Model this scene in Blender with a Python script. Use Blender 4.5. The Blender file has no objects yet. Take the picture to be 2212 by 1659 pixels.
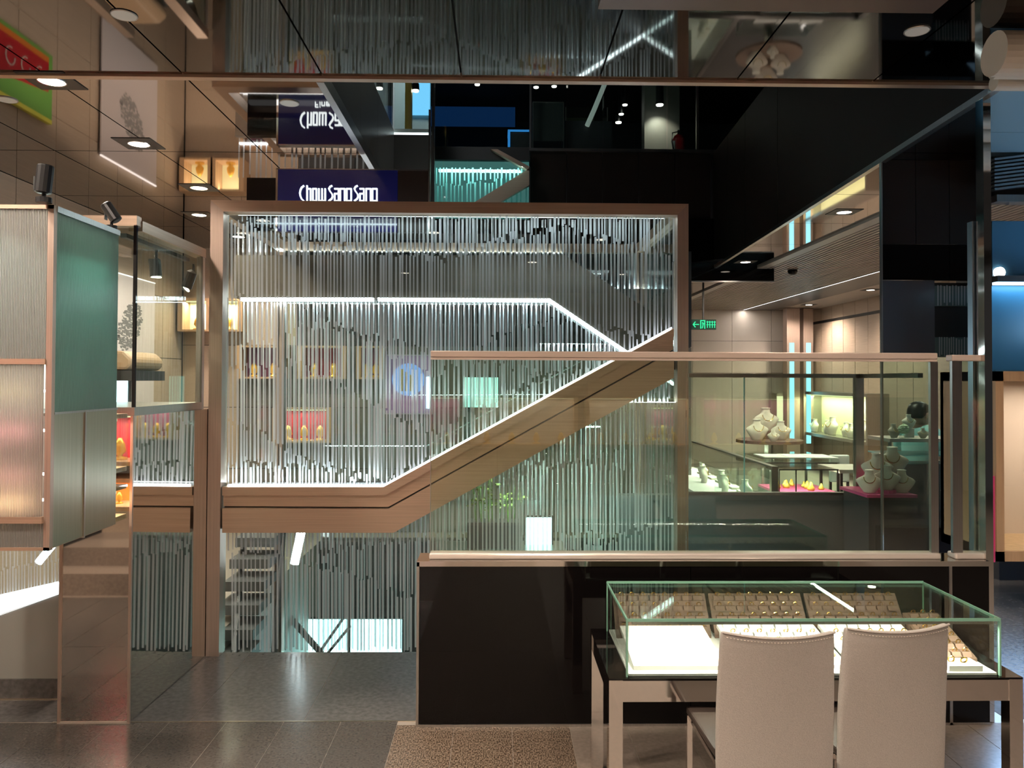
import bpy, math, random
from mathutils import Matrix, Vector
random.seed(7)
C = bpy.context.scene.collection
SC = bpy.context.scene

# ------------------------------------------------------------------ camera
F, EYE = 1700.0, 1.6
YAW, PITCH, ROLL = 0.0182, 0.0175, 0.004
CX0, CY0 = 1106.0, 790.5
R3 = (Matrix.Rotation(-YAW, 3, 'Z') @ Matrix.Rotation(math.pi/2 + PITCH, 3, 'X') @ Matrix.Rotation(ROLL, 3, 'Z'))
cam_d = bpy.data.cameras.new('camera'); cam = bpy.data.objects.new('camera', cam_d); C.objects.link(cam)
cam.matrix_world = Matrix.Translation((0, 0, EYE)) @ R3.to_4x4()
cam_d.sensor_width = 36; cam_d.lens = F*36/2212
cam_d.shift_x = 0.0; cam_d.shift_y = (CY0-829.5)/2212
cam_d.clip_start = 0.05; cam_d.clip_end = 100
SC.camera = cam
SC.view_settings.view_transform = 'Standard'; SC.view_settings.look = 'None'
SC.view_settings.gamma = 1.0; SC.view_settings.use_curve_mapping = False
SC.view_settings.exposure = 0.28
SC.cycles.use_denoising = True; SC.cycles.use_light_tree = False
SC.cycles.max_bounces = 7; SC.cycles.glossy_bounces = 4; SC.cycles.diffuse_bounces = 2; SC.cycles.transmission_bounces = 4; SC.cycles.transparent_max_bounces = 20
SC.cycles.use_adaptive_sampling = True; SC.cycles.adaptive_threshold = 0.08
SC.cycles.sample_clamp_indirect = 4.0
world = bpy.data.worlds.new('world'); SC.world = world; world.use_nodes = True
world.node_tree.nodes['Background'].inputs[0].default_value = (0.75, 0.72, 0.7, 1)
world.node_tree.nodes['Background'].inputs[1].default_value = 0.03

def ray(px, py):
    return R3 @ Vector(((px-CX0)/F, (CY0-py)/F, -1.0))
def pY(px, py, Y):
    d = ray(px, py); t = Y/d.y
    return (d.x*t, EYE+d.z*t)
def pX(px, py, X):
    d = ray(px, py); t = X/d.x
    return (d.y*t, EYE+d.z*t)
def pZ(px, py, Z):
    d = ray(px, py); t = (Z-EYE)/d.z
    return (d.x*t, d.y*t)
def rect(px0, py0, px1, py1, Y):
    xm, ym = (px0+px1)/2, (py0+py1)/2
    return (pY(px0, ym, Y)[0], pY(px1, ym, Y)[0], pY(xm, py1, Y)[1], pY(xm, py0, Y)[1])   # x0,x1,z0,z1

# ------------------------------------------------------------------ materials
MATS = {}
def mat(name, col=(.5,.5,.5), rough=.5, metal=0., spec=.5, coat=0., emit=None, es=0., noise=None, bump=None, trans=None):
    m = bpy.data.materials.new(name); m.use_nodes = True
    nt = m.node_tree; b = nt.nodes['Principled BSDF']
    b.inputs['Base Color'].default_value = (*col, 1); b.inputs['Roughness'].default_value = rough
    b.inputs['Metallic'].default_value = metal; b.inputs['Specular IOR Level'].default_value = spec
    b.inputs['Coat Weight'].default_value = coat
    if emit: b.inputs['Emission Color'].default_value = (*emit, 1); b.inputs['Emission Strength'].default_value = es
    if noise or bump:
        tc = nt.nodes.new('ShaderNodeTexCoord'); mp = nt.nodes.new('ShaderNodeMapping')
        nt.links.new(tc.outputs['Object'], mp.inputs['Vector'])
    if noise:   # (scale xyz, amount)
        mp.inputs['Scale'].default_value = noise[0]
        n = nt.nodes.new('ShaderNodeTexNoise'); n.inputs['Scale'].default_value = 1.0; n.inputs['Detail'].default_value = 4
        nt.links.new(mp.outputs[0], n.inputs['Vector'])
        r = nt.nodes.new('ShaderNodeValToRGB'); a = noise[1]
        r.color_ramp.elements[0].position = .3; r.color_ramp.elements[1].position = .7
        r.color_ramp.elements[0].color = (*[c*(1-a) for c in col], 1); r.color_ramp.elements[1].color = (*[min(1, c*(1+a)) for c in col], 1)
        nt.links.new(n.outputs[0], r.inputs[0]); nt.links.new(r.outputs[0], b.inputs['Base Color'])
        if bump:
            bp = nt.nodes.new('ShaderNodeBump'); bp.inputs['Strength'].default_value = bump; bp.inputs['Distance'].default_value = .004
            nt.links.new(n.outputs[0], bp.inputs['Height']); nt.links.new(bp.outputs[0], b.inputs['Normal'])
    MATS[name] = m
    return m
def glass(name, tint=(.93,.98,.96), ior=1.5, refl=(1,1,1), rough=0.0):
    m = bpy.data.materials.new(name); m.use_nodes = True; nt = m.node_tree; nt.nodes.clear()
    o = nt.nodes.new('ShaderNodeOutputMaterial'); mx = nt.nodes.new('ShaderNodeMixShader')
    f0 = ((ior-1)/(ior+1))**2          # Schlick reflectance, the same from both sides of a pane
    lw = nt.nodes.new('ShaderNodeLayerWeight'); pw_ = nt.nodes.new('ShaderNodeMath'); pw_.operation = 'POWER'; pw_.inputs[1].default_value = 5
    nt.links.new(lw.outputs['Facing'], pw_.inputs[0])
    fr = nt.nodes.new('ShaderNodeMath'); fr.operation = 'MULTIPLY_ADD'; fr.inputs[1].default_value = 1-f0; fr.inputs[2].default_value = f0
    nt.links.new(pw_.outputs[0], fr.inputs[0])
    t = nt.nodes.new('ShaderNodeBsdfTransparent'); t.inputs[0].default_value = (*tint, 1)
    g = nt.nodes.new('ShaderNodeBsdfGlossy'); g.inputs[0].default_value = (*refl, 1); g.inputs[1].default_value = rough
    nt.links.new(fr.outputs[0], mx.inputs[0]); nt.links.new(t.outputs[0], mx.inputs[1]); nt.links.new(g.outputs[0], mx.inputs[2])
    nt.links.new(mx.outputs[0], o.inputs[0]); MATS[name] = m
    return m
def emis(name, col, s):
    m = bpy.data.materials.new(name); m.use_nodes = True; nt = m.node_tree; nt.nodes.clear()
    o = nt.nodes.new('ShaderNodeOutputMaterial'); e = nt.nodes.new('ShaderNodeEmission')
    e.inputs[0].default_value = (*col, 1); e.inputs[1].default_value = s
    nt.links.new(e.outputs[0], o.inputs[0]); MATS[name] = m
    return m
def frosted(name, col, alpha=.15, tr=.6, gloss=.08, reed=0., rough=.3, axis='X'):
    """translucent sheet: diffuse + translucent + a little clear, optional fine vertical reeding"""
    m = bpy.data.materials.new(name); m.use_nodes = True; nt = m.node_tree; nt.nodes.clear()
    N = nt.nodes.new; L = nt.links.new
    o = N('ShaderNodeOutputMaterial'); d = N('ShaderNodeBsdfDiffuse'); t = N('ShaderNodeBsdfTranslucent')
    d.inputs[0].default_value = (*col, 1); t.inputs[0].default_value = (*col, 1)
    m1 = N('ShaderNodeMixShader'); m1.inputs[0].default_value = tr; L(d.outputs[0], m1.inputs[1]); L(t.outputs[0], m1.inputs[2])
    c = N('ShaderNodeBsdfTransparent'); c.inputs[0].default_value = (*[min(1, x*1.1+.05) for x in col], 1)
    m2 = N('ShaderNodeMixShader'); m2.inputs[0].default_value = alpha; L(m1.outputs[0], m2.inputs[1]); L(c.outputs[0], m2.inputs[2])
    g = N('ShaderNodeBsdfGlossy'); g.inputs[1].default_value = rough; g.inputs[0].default_value = (1, 1, 1, 1)
    m3 = N('ShaderNodeMixShader'); m3.inputs[0].default_value = gloss; L(m2.outputs[0], m3.inputs[1]); L(g.outputs[0], m3.inputs[2])
    L(m3.outputs[0], o.inputs[0])
    if reed:
        tc = N('ShaderNodeTexCoord'); w = N('ShaderNodeTexWave'); w.bands_direction = axis; w.inputs['Scale'].default_value = reed
        L(tc.outputs['Object'], w.inputs['Vector'])
        bp = N('ShaderNodeBump'); bp.inputs['Strength'].default_value = .9; bp.inputs['Distance'].default_value = .004
        L(w.outputs[1], bp.inputs['Height'])
        for n in (d, t, g): L(bp.outputs[0], n.inputs['Normal'])
        mr = N('ShaderNodeMapRange'); mr.inputs[3].default_value = .5; mr.inputs[4].default_value = 1.0
        L(w.outputs[1], mr.inputs[0])
        for n in (d, t):
            mm = N('ShaderNodeMix'); mm.data_type = 'RGBA'; mm.blend_type = 'MULTIPLY'; mm.inputs[0].default_value = 1
            mm.inputs[6].default_value = (*col, 1); L(mr.outputs[0], mm.inputs[7]); L(mm.outputs[2], n.inputs[0])
    MATS[name] = m
    return m

bronze = mat('bronze', (.56,.405,.305), .36, .72, noise=((2,2,220), .10))
bronze_v = mat('bronze_vertical', (.50,.385,.32), .36, .72, noise=((160,160,2), .10))
rail_m = mat('rail_metal', (.74,.58,.49), .34, .3, noise=((2,2,300), .06))
steel = mat('steel', (.52,.5,.48), .28, 1, noise=((200,200,2), .08))
chrome = mat('chrome', (.72,.68,.65), .06, 1)
black_gloss = mat('black_gloss', (.004,.003,.003), .04, 0, spec=.22)
black_mat = mat('black_matte', (.012,.012,.012), .5)
fascia_m = mat('fascia', (.013,.009,.007), .45, 0, spec=.15)
grey_fascia = mat('grey_fascia', (.09,.085,.075), .35, .4)
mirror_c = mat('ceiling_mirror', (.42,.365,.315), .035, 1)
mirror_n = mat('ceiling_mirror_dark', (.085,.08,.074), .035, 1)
mirror = mat('mirror', (.80,.75,.70), .03, 1)
dark_mirror = mat('dark_mirror', (.12,.12,.13), .05, 1)
ceil_back = mat('ceiling_back', (.01,.01,.01), .8)
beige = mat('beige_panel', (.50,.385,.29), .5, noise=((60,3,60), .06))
beige_l = mat('beige_light', (.60,.52,.45), .55)
grey_wall = mat('grey_wall', (.30,.30,.28), .6)
dark_wall = mat('dark_wall', (.035,.037,.042), .4)
navy = mat('navy_panel', (.006,.006,.035), .12, 0, emit=(.01,.012,.12), es=.12)
white_m = mat('white_matte', (.85,.83,.80), .5)
cream = mat('cream', (.82,.74,.65), .55)
leather = mat('leather', (.41,.365,.33), .42, noise=((300,300,300), .10), bump=.25)
leather_d = mat('leather_dark', (.04,.029,.024), .45, spec=.25)
wood = mat('wood', (.52,.33,.19), .45, noise=((30,30,2), .12))
pinkish = mat('pink_board', (.66,.5,.43), .6)
gold = mat('gold', (1.0,.66,.16), .18, 1)
gold_satin = mat('gold_satin', (1.0,.58,.10), .32, .4)
brown_tray = mat('brown_tray', (.16,.10,.07), .6)
bust_m = mat('bust_velvet', (.72,.62,.52), .7)
bust_w = mat('bust_white', (.9,.84,.72), .6)
red_m = mat('red', (.5,.02,.03), .35)
pink_m = mat('pink', (.75,.08,.25), .4)
green_m = mat('leaf', (.12,.28,.05), .5)
orange_m = mat('orange', (.75,.2,.03), .4)
skin = mat('skin', (.45,.27,.19), .5)
teal_shirt = mat('teal_shirt', (.24,.50,.50), .7)
hair_m = mat('hair', (.012,.01,.009), .4)
grout = mat('grout', (.42,.36,.31), .5, .3)
shade_black = mat('spot_black', (.01,.01,.011), .35)
smooth_floor = mat('stone_dark', (.105,.10,.097), .24, 0, spec=.6, noise=((40,40,40), .25), bump=.12)
clear = glass('clear_glass', (.90,.965,.94), 1.5)
bal_glass = glass('balustrade_glass', (.90,.955,.89), 1.75)
case_glass = glass('case_glass', (.93,.98,.95), 1.5)
tint_glass = glass('tinted_glass', (.76,.85,.83), 1.55)
blue_glass = glass('blue_glass', (.30,.42,.50), 1.6)
edge_green = mat('glass_edge', (.20,.40,.30), .12, 0, spec=.6)
stripe_m = frosted('stripe_film', (.70,.71,.74), .42, .5, .03)
stripe_r = frosted('stripe_film_rear', (.74,.78,.82), .22, .5, .03)
teal_reed = frosted('teal_reeded', (.28,.50,.44), .10, .55, .16, 54, .28, 'Y')
grey_reed = frosted('grey_reeded', (.55,.55,.53), .06, .55, .16, 54, .3)
warm_reed = frosted('warm_reeded', (.82,.75,.70), .06, .75, .06, 54, .4)
gold_panel = mat('green_gold_panel', (.42,.40,.30), .3, .9, noise=((2,160,2), .1))
led = emis('led_white', (.86,.93,1.0), 9.0)
led_soft = emis('led_soft', (.9,.95,1.0), 3.0)
lamp_warm = emis('lamp_warm', (1.0,.86,.72), 14.0)
lamp_white = emis('lamp_white', (1.0,.93,.85), 5.0)
screen_cyan = emis('screen_cyan', (.62,.93,1.0), 5.0)
screen_teal = emis('screen_teal', (.55,.95,.88), 1.6)
sign_white = emis('sign_white', (.78,.91,1.0), 1.7)
blue_em = emis('blue_light', (.05,.28,.75), .7)
exit_em = emis('exit_green', (.05,.8,.35), 1.0)
cyan_led = emis('cyan_led', (.35,.85,1.0), 1.6)
niche_light = emis('niche_light', (1.0,.92,.55), 1.2)

def ripple_floor():
    m = bpy.data.materials.new('stone_ripple'); m.use_nodes = True; nt = m.node_tree; b = nt.nodes['Principled BSDF']
    N = nt.nodes.new; L = nt.links.new
    tc = N('ShaderNodeTexCoord'); mp = N('ShaderNodeMapping'); mp.inputs['Scale'].default_value = (190, 70, 60)
    L(tc.outputs['Object'], mp.inputs[0]); n = N('ShaderNodeTexNoise'); n.inputs['Scale'].default_value = 1; n.inputs['Detail'].default_value = 2
    L(mp.outputs[0], n.inputs['Vector'])
    r = N('ShaderNodeValToRGB'); r.color_ramp.elements[0].position = .40; r.color_ramp.elements[1].position = .60
    r.color_ramp.elements[0].color = (.055,.036,.024,1); r.color_ramp.elements[1].color = (.25,.185,.135,1)
    L(n.outputs[0], r.inputs[0]); L(r.outputs[0], b.inputs['Base Color']); b.inputs['Roughness'].default_value = .33
    bp = N('ShaderNodeBump'); bp.inputs['Strength'].default_value = .5; bp.inputs['Distance'].default_value = .004
    L(n.outputs[0], bp.inputs['Height']); L(bp.outputs[0], b.inputs['Normal'])
    return m
ripple = ripple_floor()
dark_floor = mat('stone_brown', (.075,.066,.059), .2, 0, spec=.7, noise=((90,90,45), .35), bump=.10)
plain_floor = mat('stone_plain', (.22,.175,.145), .3, 0, noise=((50,50,50), .18), bump=.08)

# ------------------------------------------------------------------ mesh helpers
class G:
    def __init__(s): s.v = []; s.f = []
    def box(s, x0, x1, y0, y1, z0, z1):
        b = len(s.v)
        s.v += [(x0,y0,z0),(x1,y0,z0),(x1,y1,z0),(x0,y1,z0),(x0,y0,z1),(x1,y0,z1),(x1,y1,z1),(x0,y1,z1)]
        s.f += [tuple(b+i for i in q) for q in ((0,3,2,1),(4,5,6,7),(0,1,5,4),(1,2,6,5),(2,3,7,6),(3,0,4,7))]
        return s
    def quad(s, *p):
        b = len(s.v); s.v += list(p); s.f.append(tuple(range(b, b+len(p)))); return s
    def prism(s, poly, a0, a1, axis='Y'):
        """polygon extruded along axis; poly in the two other axes (Y: x,z  X: y,z  Z: x,y)"""
        n = len(poly); b = len(s.v)
        def pt(p, a): return {'Y': (p[0], a, p[1]), 'X': (a, p[0], p[1]), 'Z': (p[0], p[1], a)}[axis]
        s.v += [pt(p, a0) for p in poly] + [pt(p, a1) for p in poly]
        s.f.append(tuple(range(b, b+n))); s.f.append(tuple(range(b+2*n-1, b+n-1, -1)))
        for i in range(n): j = (i+1) % n; s.f.append((b+i, b+n+i, b+n+j, b+j))
        return s
    def tube(s, pts, r, n=8, caps=True):
        pts = [Vector(p) for p in pts]; b = len(s.v)
        rr = r if isinstance(r, (list, tuple)) else [r]*len(pts)
        for i, p in enumerate(pts):
            d = (pts[min(i+1, len(pts)-1)] - pts[max(i-1, 0)]).normalized()
            u = d.cross(Vector((0,0,1))) if abs(d.z) < .95 else d.cross(Vector((1,0,0)))
            u.normalize(); w = d.cross(u)
            for k in range(n):
                a = 2*math.pi*k/n; s.v.append(tuple(p + (u*math.cos(a)+w*math.sin(a))*rr[i]))
        for i in range(len(pts)-1):
            for k in range(n):
                k2 = (k+1) % n; s.f.append((b+i*n+k, b+i*n+k2, b+(i+1)*n+k2, b+(i+1)*n+k))
        if caps:
            s.f.append(tuple(b+k for k in range(n))[::-1]); e = b+(len(pts)-1)*n; s.f.append(tuple(e+k for k in range(n)))
        return s
    def loft(s, rings, n=16):
        """rings: (z, rx, ry, cx, cy)"""
        b = len(s.v)
        for z, rx, ry, cx, cy in rings:
            for k in range(n):
                a = 2*math.pi*k/n; s.v.append((cx+rx*math.cos(a), cy+ry*math.sin(a), z))
        for i in range(len(rings)-1):
            for k in range(n):
                k2 = (k+1) % n; s.f.append((b+i*n+k, b+i*n+k2, b+(i+1)*n+k2, b+(i+1)*n+k))
        s.f.append(tuple(b+k for k in range(n))[::-1]); e = b+(len(rings)-1)*n; s.f.append(tuple(e+k for k in range(n)))
        return s
    def cyl(s, x, y, z0, z1, r, n=20):
        return s.loft([(z0, r, r, x, y), (z1, r, r, x, y)], n)
    def torus(s, c, R, r, n=12, m=6, tilt=0., axis='Z'):
        b = len(s.v)
        for i in range(n):
            a = 2*math.pi*i/n
            for j in range(m):
                t = 2*math.pi*j/m; q = R+r*math.cos(t); x, y, z = q*math.cos(a), q*math.sin(a), r*math.sin(t)
                if axis == 'Y': x, y, z = x, z, y
                y, z = y*math.cos(tilt)-z*math.sin(tilt), y*math.sin(tilt)+z*math.cos(tilt)
                s.v.append((c[0]+x, c[1]+y, c[2]+z))
        for i in range(n):
            for j in range(m):
                i2, j2 = (i+1) % n, (j+1) % m
                s.f.append((b+i*m+j, b+i2*m+j, b+i2*m+j2, b+i*m+j2))
        return s
    def stroke(s, pts, w, y0, y1):
        """polyline stroke in x,z thickened to width w, extruded y0..y1"""
        for (a, c) in zip(pts[:-1], pts[1:]):
            dx, dz = c[0]-a[0], c[1]-a[1]; l = math.hypot(dx, dz) or 1; ex, ez = dx/l*w*.5, dz/l*w*.5; nx, nz = -ez, ex
            s.prism([(a[0]-ex*.6+nx, a[1]-ez*.6+nz), (a[0]-ex*.6-nx, a[1]-ez*.6-nz), (c[0]+ex*.6-nx, c[1]+ez*.6-nz), (c[0]+ex*.6+nx, c[1]+ez*.6+nz)], y0, y1)
        return s
def tag(o, label=None, cat=None, group=None, kind=None):
    if label: o['label'] = label
    if cat: o['category'] = cat
    if group: o['group'] = group
    if kind: o['kind'] = kind
    return o
def thing(name, label=None, cat=None, loc=(0,0,0), rotz=0., group=None, kind=None):
    o = bpy.data.objects.new(name, None); o.empty_display_size = .05; C.objects.link(o)
    o.location = loc; o.rotation_euler = (0, 0, rotz)
    return tag(o, label, cat, group, kind)
def wloc(o):
    p = Vector((0,0,0))
    while o: p += Vector(o.location); o = o.parent
    return p
def mesh(name, g, m, smooth=False, off=(0,0,0)):
    me = bpy.data.meshes.new(name); me.from_pydata([(v[0]-off[0], v[1]-off[1], v[2]-off[2]) for v in g.v], [], g.f); me.update()
    me.materials.append(m)
    if smooth:
        for p in me.polygons: p.use_smooth = True
    return me
def part(name, g, m, parent, local=False, smooth=False, bevel=0., kind=None, label=None):
    """world-coordinate geometry unless local; origin at the geometry's centre"""
    n = len(g.v); lo = [min(v[i] for v in g.v) for i in range(3)]; hi = [max(v[i] for v in g.v) for i in range(3)]
    c = Vector(((lo[0]+hi[0])/2, (lo[1]+hi[1])/2, lo[2]))
    o = bpy.data.objects.new(name, mesh(name, g, m, smooth, c)); C.objects.link(o)
    if parent is not None:
        o.parent = parent
        o.location = c if local else c - wloc(parent)
    else: o.location = c
    if bevel:
        b = o.modifiers.new('bevel', 'BEVEL'); b.width = bevel; b.segments = 2; b.limit_method = 'ANGLE'
    return tag(o, label, None, None, kind)
def solo(name, g, m, label, cat, group=None, kind=None, smooth=False, bevel=0.):
    o = part(name, g, m, None, smooth=smooth, bevel=bevel)
    return tag(o, label, cat, group, kind)
def copy_tree(o, parent=None):
    c = o.copy(); C.objects.link(c); c.parent = parent
    for ch in list(o.children): copy_tree(ch, c)
    return c
def inst(o, loc, rotz=None, label=None, scale=None):
    c = copy_tree(o); c.location = loc
    if rotz is not None: c.rotation_euler = (0, 0, rotz)
    if label: c['label'] = label
    if scale: c.scale = (scale,)*3
    return c
def area(name, loc, size, power, col=(1,1,1), rot=(0,0,0), parent=None, spread=math.pi):
    l = bpy.data.lights.new(name, 'AREA'); l.shape = 'RECTANGLE'; l.size, l.size_y = size; l.energy = power; l.color = col; l.spread = spread
    o = bpy.data.objects.new(name, l); C.objects.link(o); o.location = loc; o.rotation_euler = rot
    if parent: o.parent = parent; o.location = Vector(loc) - wloc(parent)
    return o
def spot(name, loc, target, power, col, angle=60, blend=.6, r=.04, parent=None):
    l = bpy.data.lights.new(name, 'SPOT'); l.energy = power; l.color = col; l.spot_size = math.radians(angle); l.spot_blend = blend; l.shadow_soft_size = r
    o = bpy.data.objects.new(name, l); C.objects.link(o)
    o.rotation_euler = (Vector(target)-Vector(loc)).to_track_quat('-Z', 'Y').to_euler(); o.location = loc
    if parent: o.parent = parent; o.location = Vector(loc) - wloc(parent)
    return o
def arealook(name, loc, target, size, power, col, parent=None, spread=math.pi):
    return area(name, loc, size, power, col, (Vector(target)-Vector(loc)).to_track_quat('-Z', 'Y').to_euler(), parent, spread)
WARM, COOL = (1.0,.84,.69), (.80,.92,1.0)
# ------------------------------------------------------------------ setting: levels and planes
CZ = 2.97                      # mirrored ceiling
YB, YG = 3.66, 4.65            # black base wall / striped glass front
XW = -3.3                      # left wall

# general store light: recessed ceiling downlights (fixtures below) and dim bounce
def struct(name, label=None, loc=(0,0,0)):
    return thing(name, label, None, loc, kind='structure')

# floor -------------------------------------------------------------
fl = struct('floor', 'dark stone tile floor of the shop')
gs = G()
gs.box(-6, -.37, -4, 4.66, -.2, -.0025); gs.box(-.37, 2.32, -4, 3.84, -.2, -.0025); gs.box(2.32, 9, -4, 16, -.2, -.0025); gs.box(1.25, 2.32, 5.72, 16, -.2, -.0025)
gs.box(-6, -1.75, 4.66, 12, -.2, -.0025); gs.box(-1.75, 1.25, 8.0, 12, -.2, -.0025)
part('screed', gs, grout, fl)
TW, J = .2655, .0016
tile_cache = {}
def tile(x0, x1, y0, y1, m, key):
    w, d = x1-x0-2*J, y1-y0-2*J
    k = (round(w, 3), round(d, 3), key)
    if k not in tile_cache:
        tile_cache[k] = mesh('floor_tile', G().box(-w/2, w/2, -d/2, d/2, -.012, 0), m)
    o = bpy.data.objects.new('floor_tile', tile_cache[k]); C.objects.link(o); o.parent = fl; o.location = ((x0+x1)/2, (y0+y1)/2, 0)
rows = [3.72, 2.66, 1.6, .54, -1.2]
for i in range(-12, 14):
    x0 = -.459+i*TW
    for j in range(len(rows)-1):
        y1 = rows[j] if x0 < -.5 or j else 3.68
        rp = 0 <= i <= 2
        tile(x0, x0+TW, rows[j+1], y1, ripple if rp else (dark_floor if i < 0 and j < 2 else plain_floor), 'r' if rp else ('d' if i < 0 and j < 2 else 'p'))
for i in range(-5, 1):
    x0 = -.37-.53-.53*(-i) if i < 0 else -.37-.53
    if i == 0: x0 = -.90
    tile(x0, x0+.53, 3.728, 4.66, smooth_floor, 's')
for i in range(5):
    for j in range(7):
        tile(2.42+i*.6, 3.02+i*.6, 3.72+j*1.1, 4.82+j*1.1, smooth_floor, 'b')
for i in range(3):
    for j in range(5): tile(1.26+i*.386, 1.646+i*.386, 5.73+j*1.0, 6.73+j*1.0, smooth_floor, 'c')
part('floor_joint_strip', G().box(-2.06, -.37, 3.7195, 3.7275, -.01, .0012), mat('strip_metal', (.7,.62,.52), .3, 1), fl)

# left wall of beige panels ----------------------------------------
wl = struct('wall_left', 'beige panelled left wall', (XW, 4, 0))
part('backing', G().box(XW-.2, XW-.03, -1, 8.3, 0, CZ), ceil_back, wl)
for i in range(17):
    y0 = .2+i*.475
    for z0, z1 in ((0, .6), (.6, 1.2), (1.2, 1.8), (1.8, 2.4), (2.4, CZ)):
        if i > 2: part('wall_panel', G().box(XW-.03, XW, y0+.003, y0+.472, z0+.003, z1-.003), beige, wl)
# rear wall: beige below, dark fascia above ------------------------
YR = 8.3
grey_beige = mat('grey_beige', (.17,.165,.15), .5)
wr = struct('wall_rear', 'rear shop wall with beige panels', (0, YR, 0))
part('backing', G().box(XW-.2, 2.05, YR+.03, YR+.2, -3, CZ), ceil_back, wr)
for i in range(9):
    x0 = XW+i*.595
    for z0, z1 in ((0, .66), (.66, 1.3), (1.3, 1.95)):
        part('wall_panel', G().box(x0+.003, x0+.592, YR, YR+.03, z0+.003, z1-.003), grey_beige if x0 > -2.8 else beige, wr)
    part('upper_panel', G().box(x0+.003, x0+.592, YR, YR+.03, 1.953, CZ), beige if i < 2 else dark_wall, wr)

# stair well below the glass ---------------------------------------
for nm, lb, gg, mm in (('wall_well_left', 'grey left wall of the stairwell', G().box(-1.95, -1.75, 4.68, 8, -3, -.2), grey_wall),
        ('wall_well_right', 'grey right wall of the stairwell', G().box(1.25, 1.45, 5.72, 8, -3, -.2), grey_wall),
        ('wall_well_back', 'dark back wall of the stairwell', G().box(-1.75, 1.25, 7.8, 8.0, -3, 0), dark_wall),
        ('wall_well_front', 'dark front wall of the stairwell', G().box(-1.75, 2.3, 4.3, 4.5, -3, -.2), dark_wall),
        ('floor_well', 'dark floor of the level below', G().box(-1.9, 2.4, 3.9, 8, -3.1, -3), smooth_floor),
        ('wall_well_side', 'grey far right wall of the stairwell', G().box(2.32, 2.5, 3.9, 5.72, -3, -.2), grey_wall)):
    tag(part(nm, gg, mm, None), lb, kind='structure')

# ceilings ----------------------------------------------------------
ce = struct('ceiling', 'bronze mirrored ceiling panels', (0, 0, CZ))
def cpanel(poly, m=mirror_c, z=CZ):
    part('ceiling_panel', G().prism(poly, z, z+.02, 'Z'), m, ce)
def fasc_x(y): return 2.30+(y-3.57)*.052
g = .004
part('backing', G().box(-6, 6, -4, 3.57, CZ+.03, CZ+.3), ceil_back, ce)
part('backing', G().box(-6, -.82, 3.57, 8.3, CZ+.03, CZ+.3), ceil_back, ce)
part('backing', G().prism([(fasc_x(3.57)+.02, 3.57), (9, 3.57), (9, 16), (1.4, 16), (1.4, 9.6), (fasc_x(9.5)+.02, 9.5)], CZ+.03, CZ+.3, 'Z'), ceil_back, ce)
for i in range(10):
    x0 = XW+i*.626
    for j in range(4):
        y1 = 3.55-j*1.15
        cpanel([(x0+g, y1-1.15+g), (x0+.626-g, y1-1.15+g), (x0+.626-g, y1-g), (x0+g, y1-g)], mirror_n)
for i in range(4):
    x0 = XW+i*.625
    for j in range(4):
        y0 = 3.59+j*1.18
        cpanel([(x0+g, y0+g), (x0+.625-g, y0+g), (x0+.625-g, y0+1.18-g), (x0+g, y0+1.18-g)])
for j in range(11):
    y0 = 3.59+j*1.06; y1 = y0+1.06; fx = lambda y: fasc_x(y) if y < 9.6 else 1.5
    cpanel([(fx(y0)+g, y0+g), (3.12-g, y0+g), (3.12-g, y1-g), (fx(y0 if y0 > 9.6 else min(y1, 9.6))+g, y1-g)])
for i in range(4):
    for j in range(2):
        cpanel([(3.0+i*.7+g, -.7+j*2.1), (3.7+i*.7-g, -.7+j*2.1), (3.7+i*.7-g, 1.39+j*2.1), (3.0+i*.7+g, 1.39+j*2.1)])
# metal strip along the near edge of the ceiling opening
part('edge_strip', G().box(XW, 2.9, 3.55, 3.59, CZ-.012, CZ+.022), bronze, ce)
part('edge_trim', G().box(-.835, -.8, 3.59, 6.2, CZ-.015, CZ+.05), steel, ce)

# fascias of the upper floor round the opening ----------------------
uf = struct('wall_upper_left', 'grey panelled edge of the upper floor', (-.8, 4.8, CZ))
for y0, y1 in ((3.59, 4.55), (4.553, 5.2), (5.203, 6.0)):
    part('fascia_panel', G().box(-.83, -.8, y0, y1, CZ+.05, 3.50), grey_fascia, uf)
part('fascia_panel', G().box(-.8, -.505, 6.0, 6.03, CZ-.3, 3.47), grey_fascia, uf)
part('corner_post', G().box(-.512, -.49, 5.99, 6.03, CZ-.3, 5.4), steel, uf)
ub = struct('wall_upper_back', 'black panelled edge of the upper floor at the back', (1.4, 9.5, CZ))
for i in range(5):
    x0 = .385+i*.44
    part('fascia_panel', G().box(x0+.003, x0+.437, 9.5, 9.53, 2.82, 4.37), fascia_m, ub)
part('window_sill', G().box(-.5, 2.7, 9.45, 9.55, 4.365, 4.40), steel, ub)
ur = struct('wall_upper_right', 'black panelled edge of the upper floor on the right', (2.45, 6.5, CZ))
ys = [3.57, 6.9, 8.0, 8.75, 9.5]
for a, b in zip(ys[:-1], ys[1:]):
    x0, x1 = fasc_x(a), fasc_x(b)
    part('fascia_panel', G().prism([(x0, a+.003), (x1, b-.003), (x1+.03, b-.003), (x0+.03, a+.003)], CZ-.01, 4.36, 'Z'), fascia_m, ur)
part('lower_trim', G().prism([(fasc_x(3.57)-.006, 3.57), (fasc_x(9.5)-.006, 9.5), (fasc_x(9.5)+.03, 9.5), (fasc_x(3.57)+.03, 3.57)], CZ-.02, CZ+.012, 'Z'), steel, ur)
part('drop_panel', G().box(*[*pY(1487, 540, 9.4)[:1], *pY(1672, 540, 9.4)[:1], 9.4, 9.43], 2.80, 3.55), black_gloss, ur)
part('drop_trim', G().box(pY(1487,540,9.4)[0], pY(1672,540,9.4)[0], 9.39, 9.44, 2.785, 2.80), steel, ur)
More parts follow.
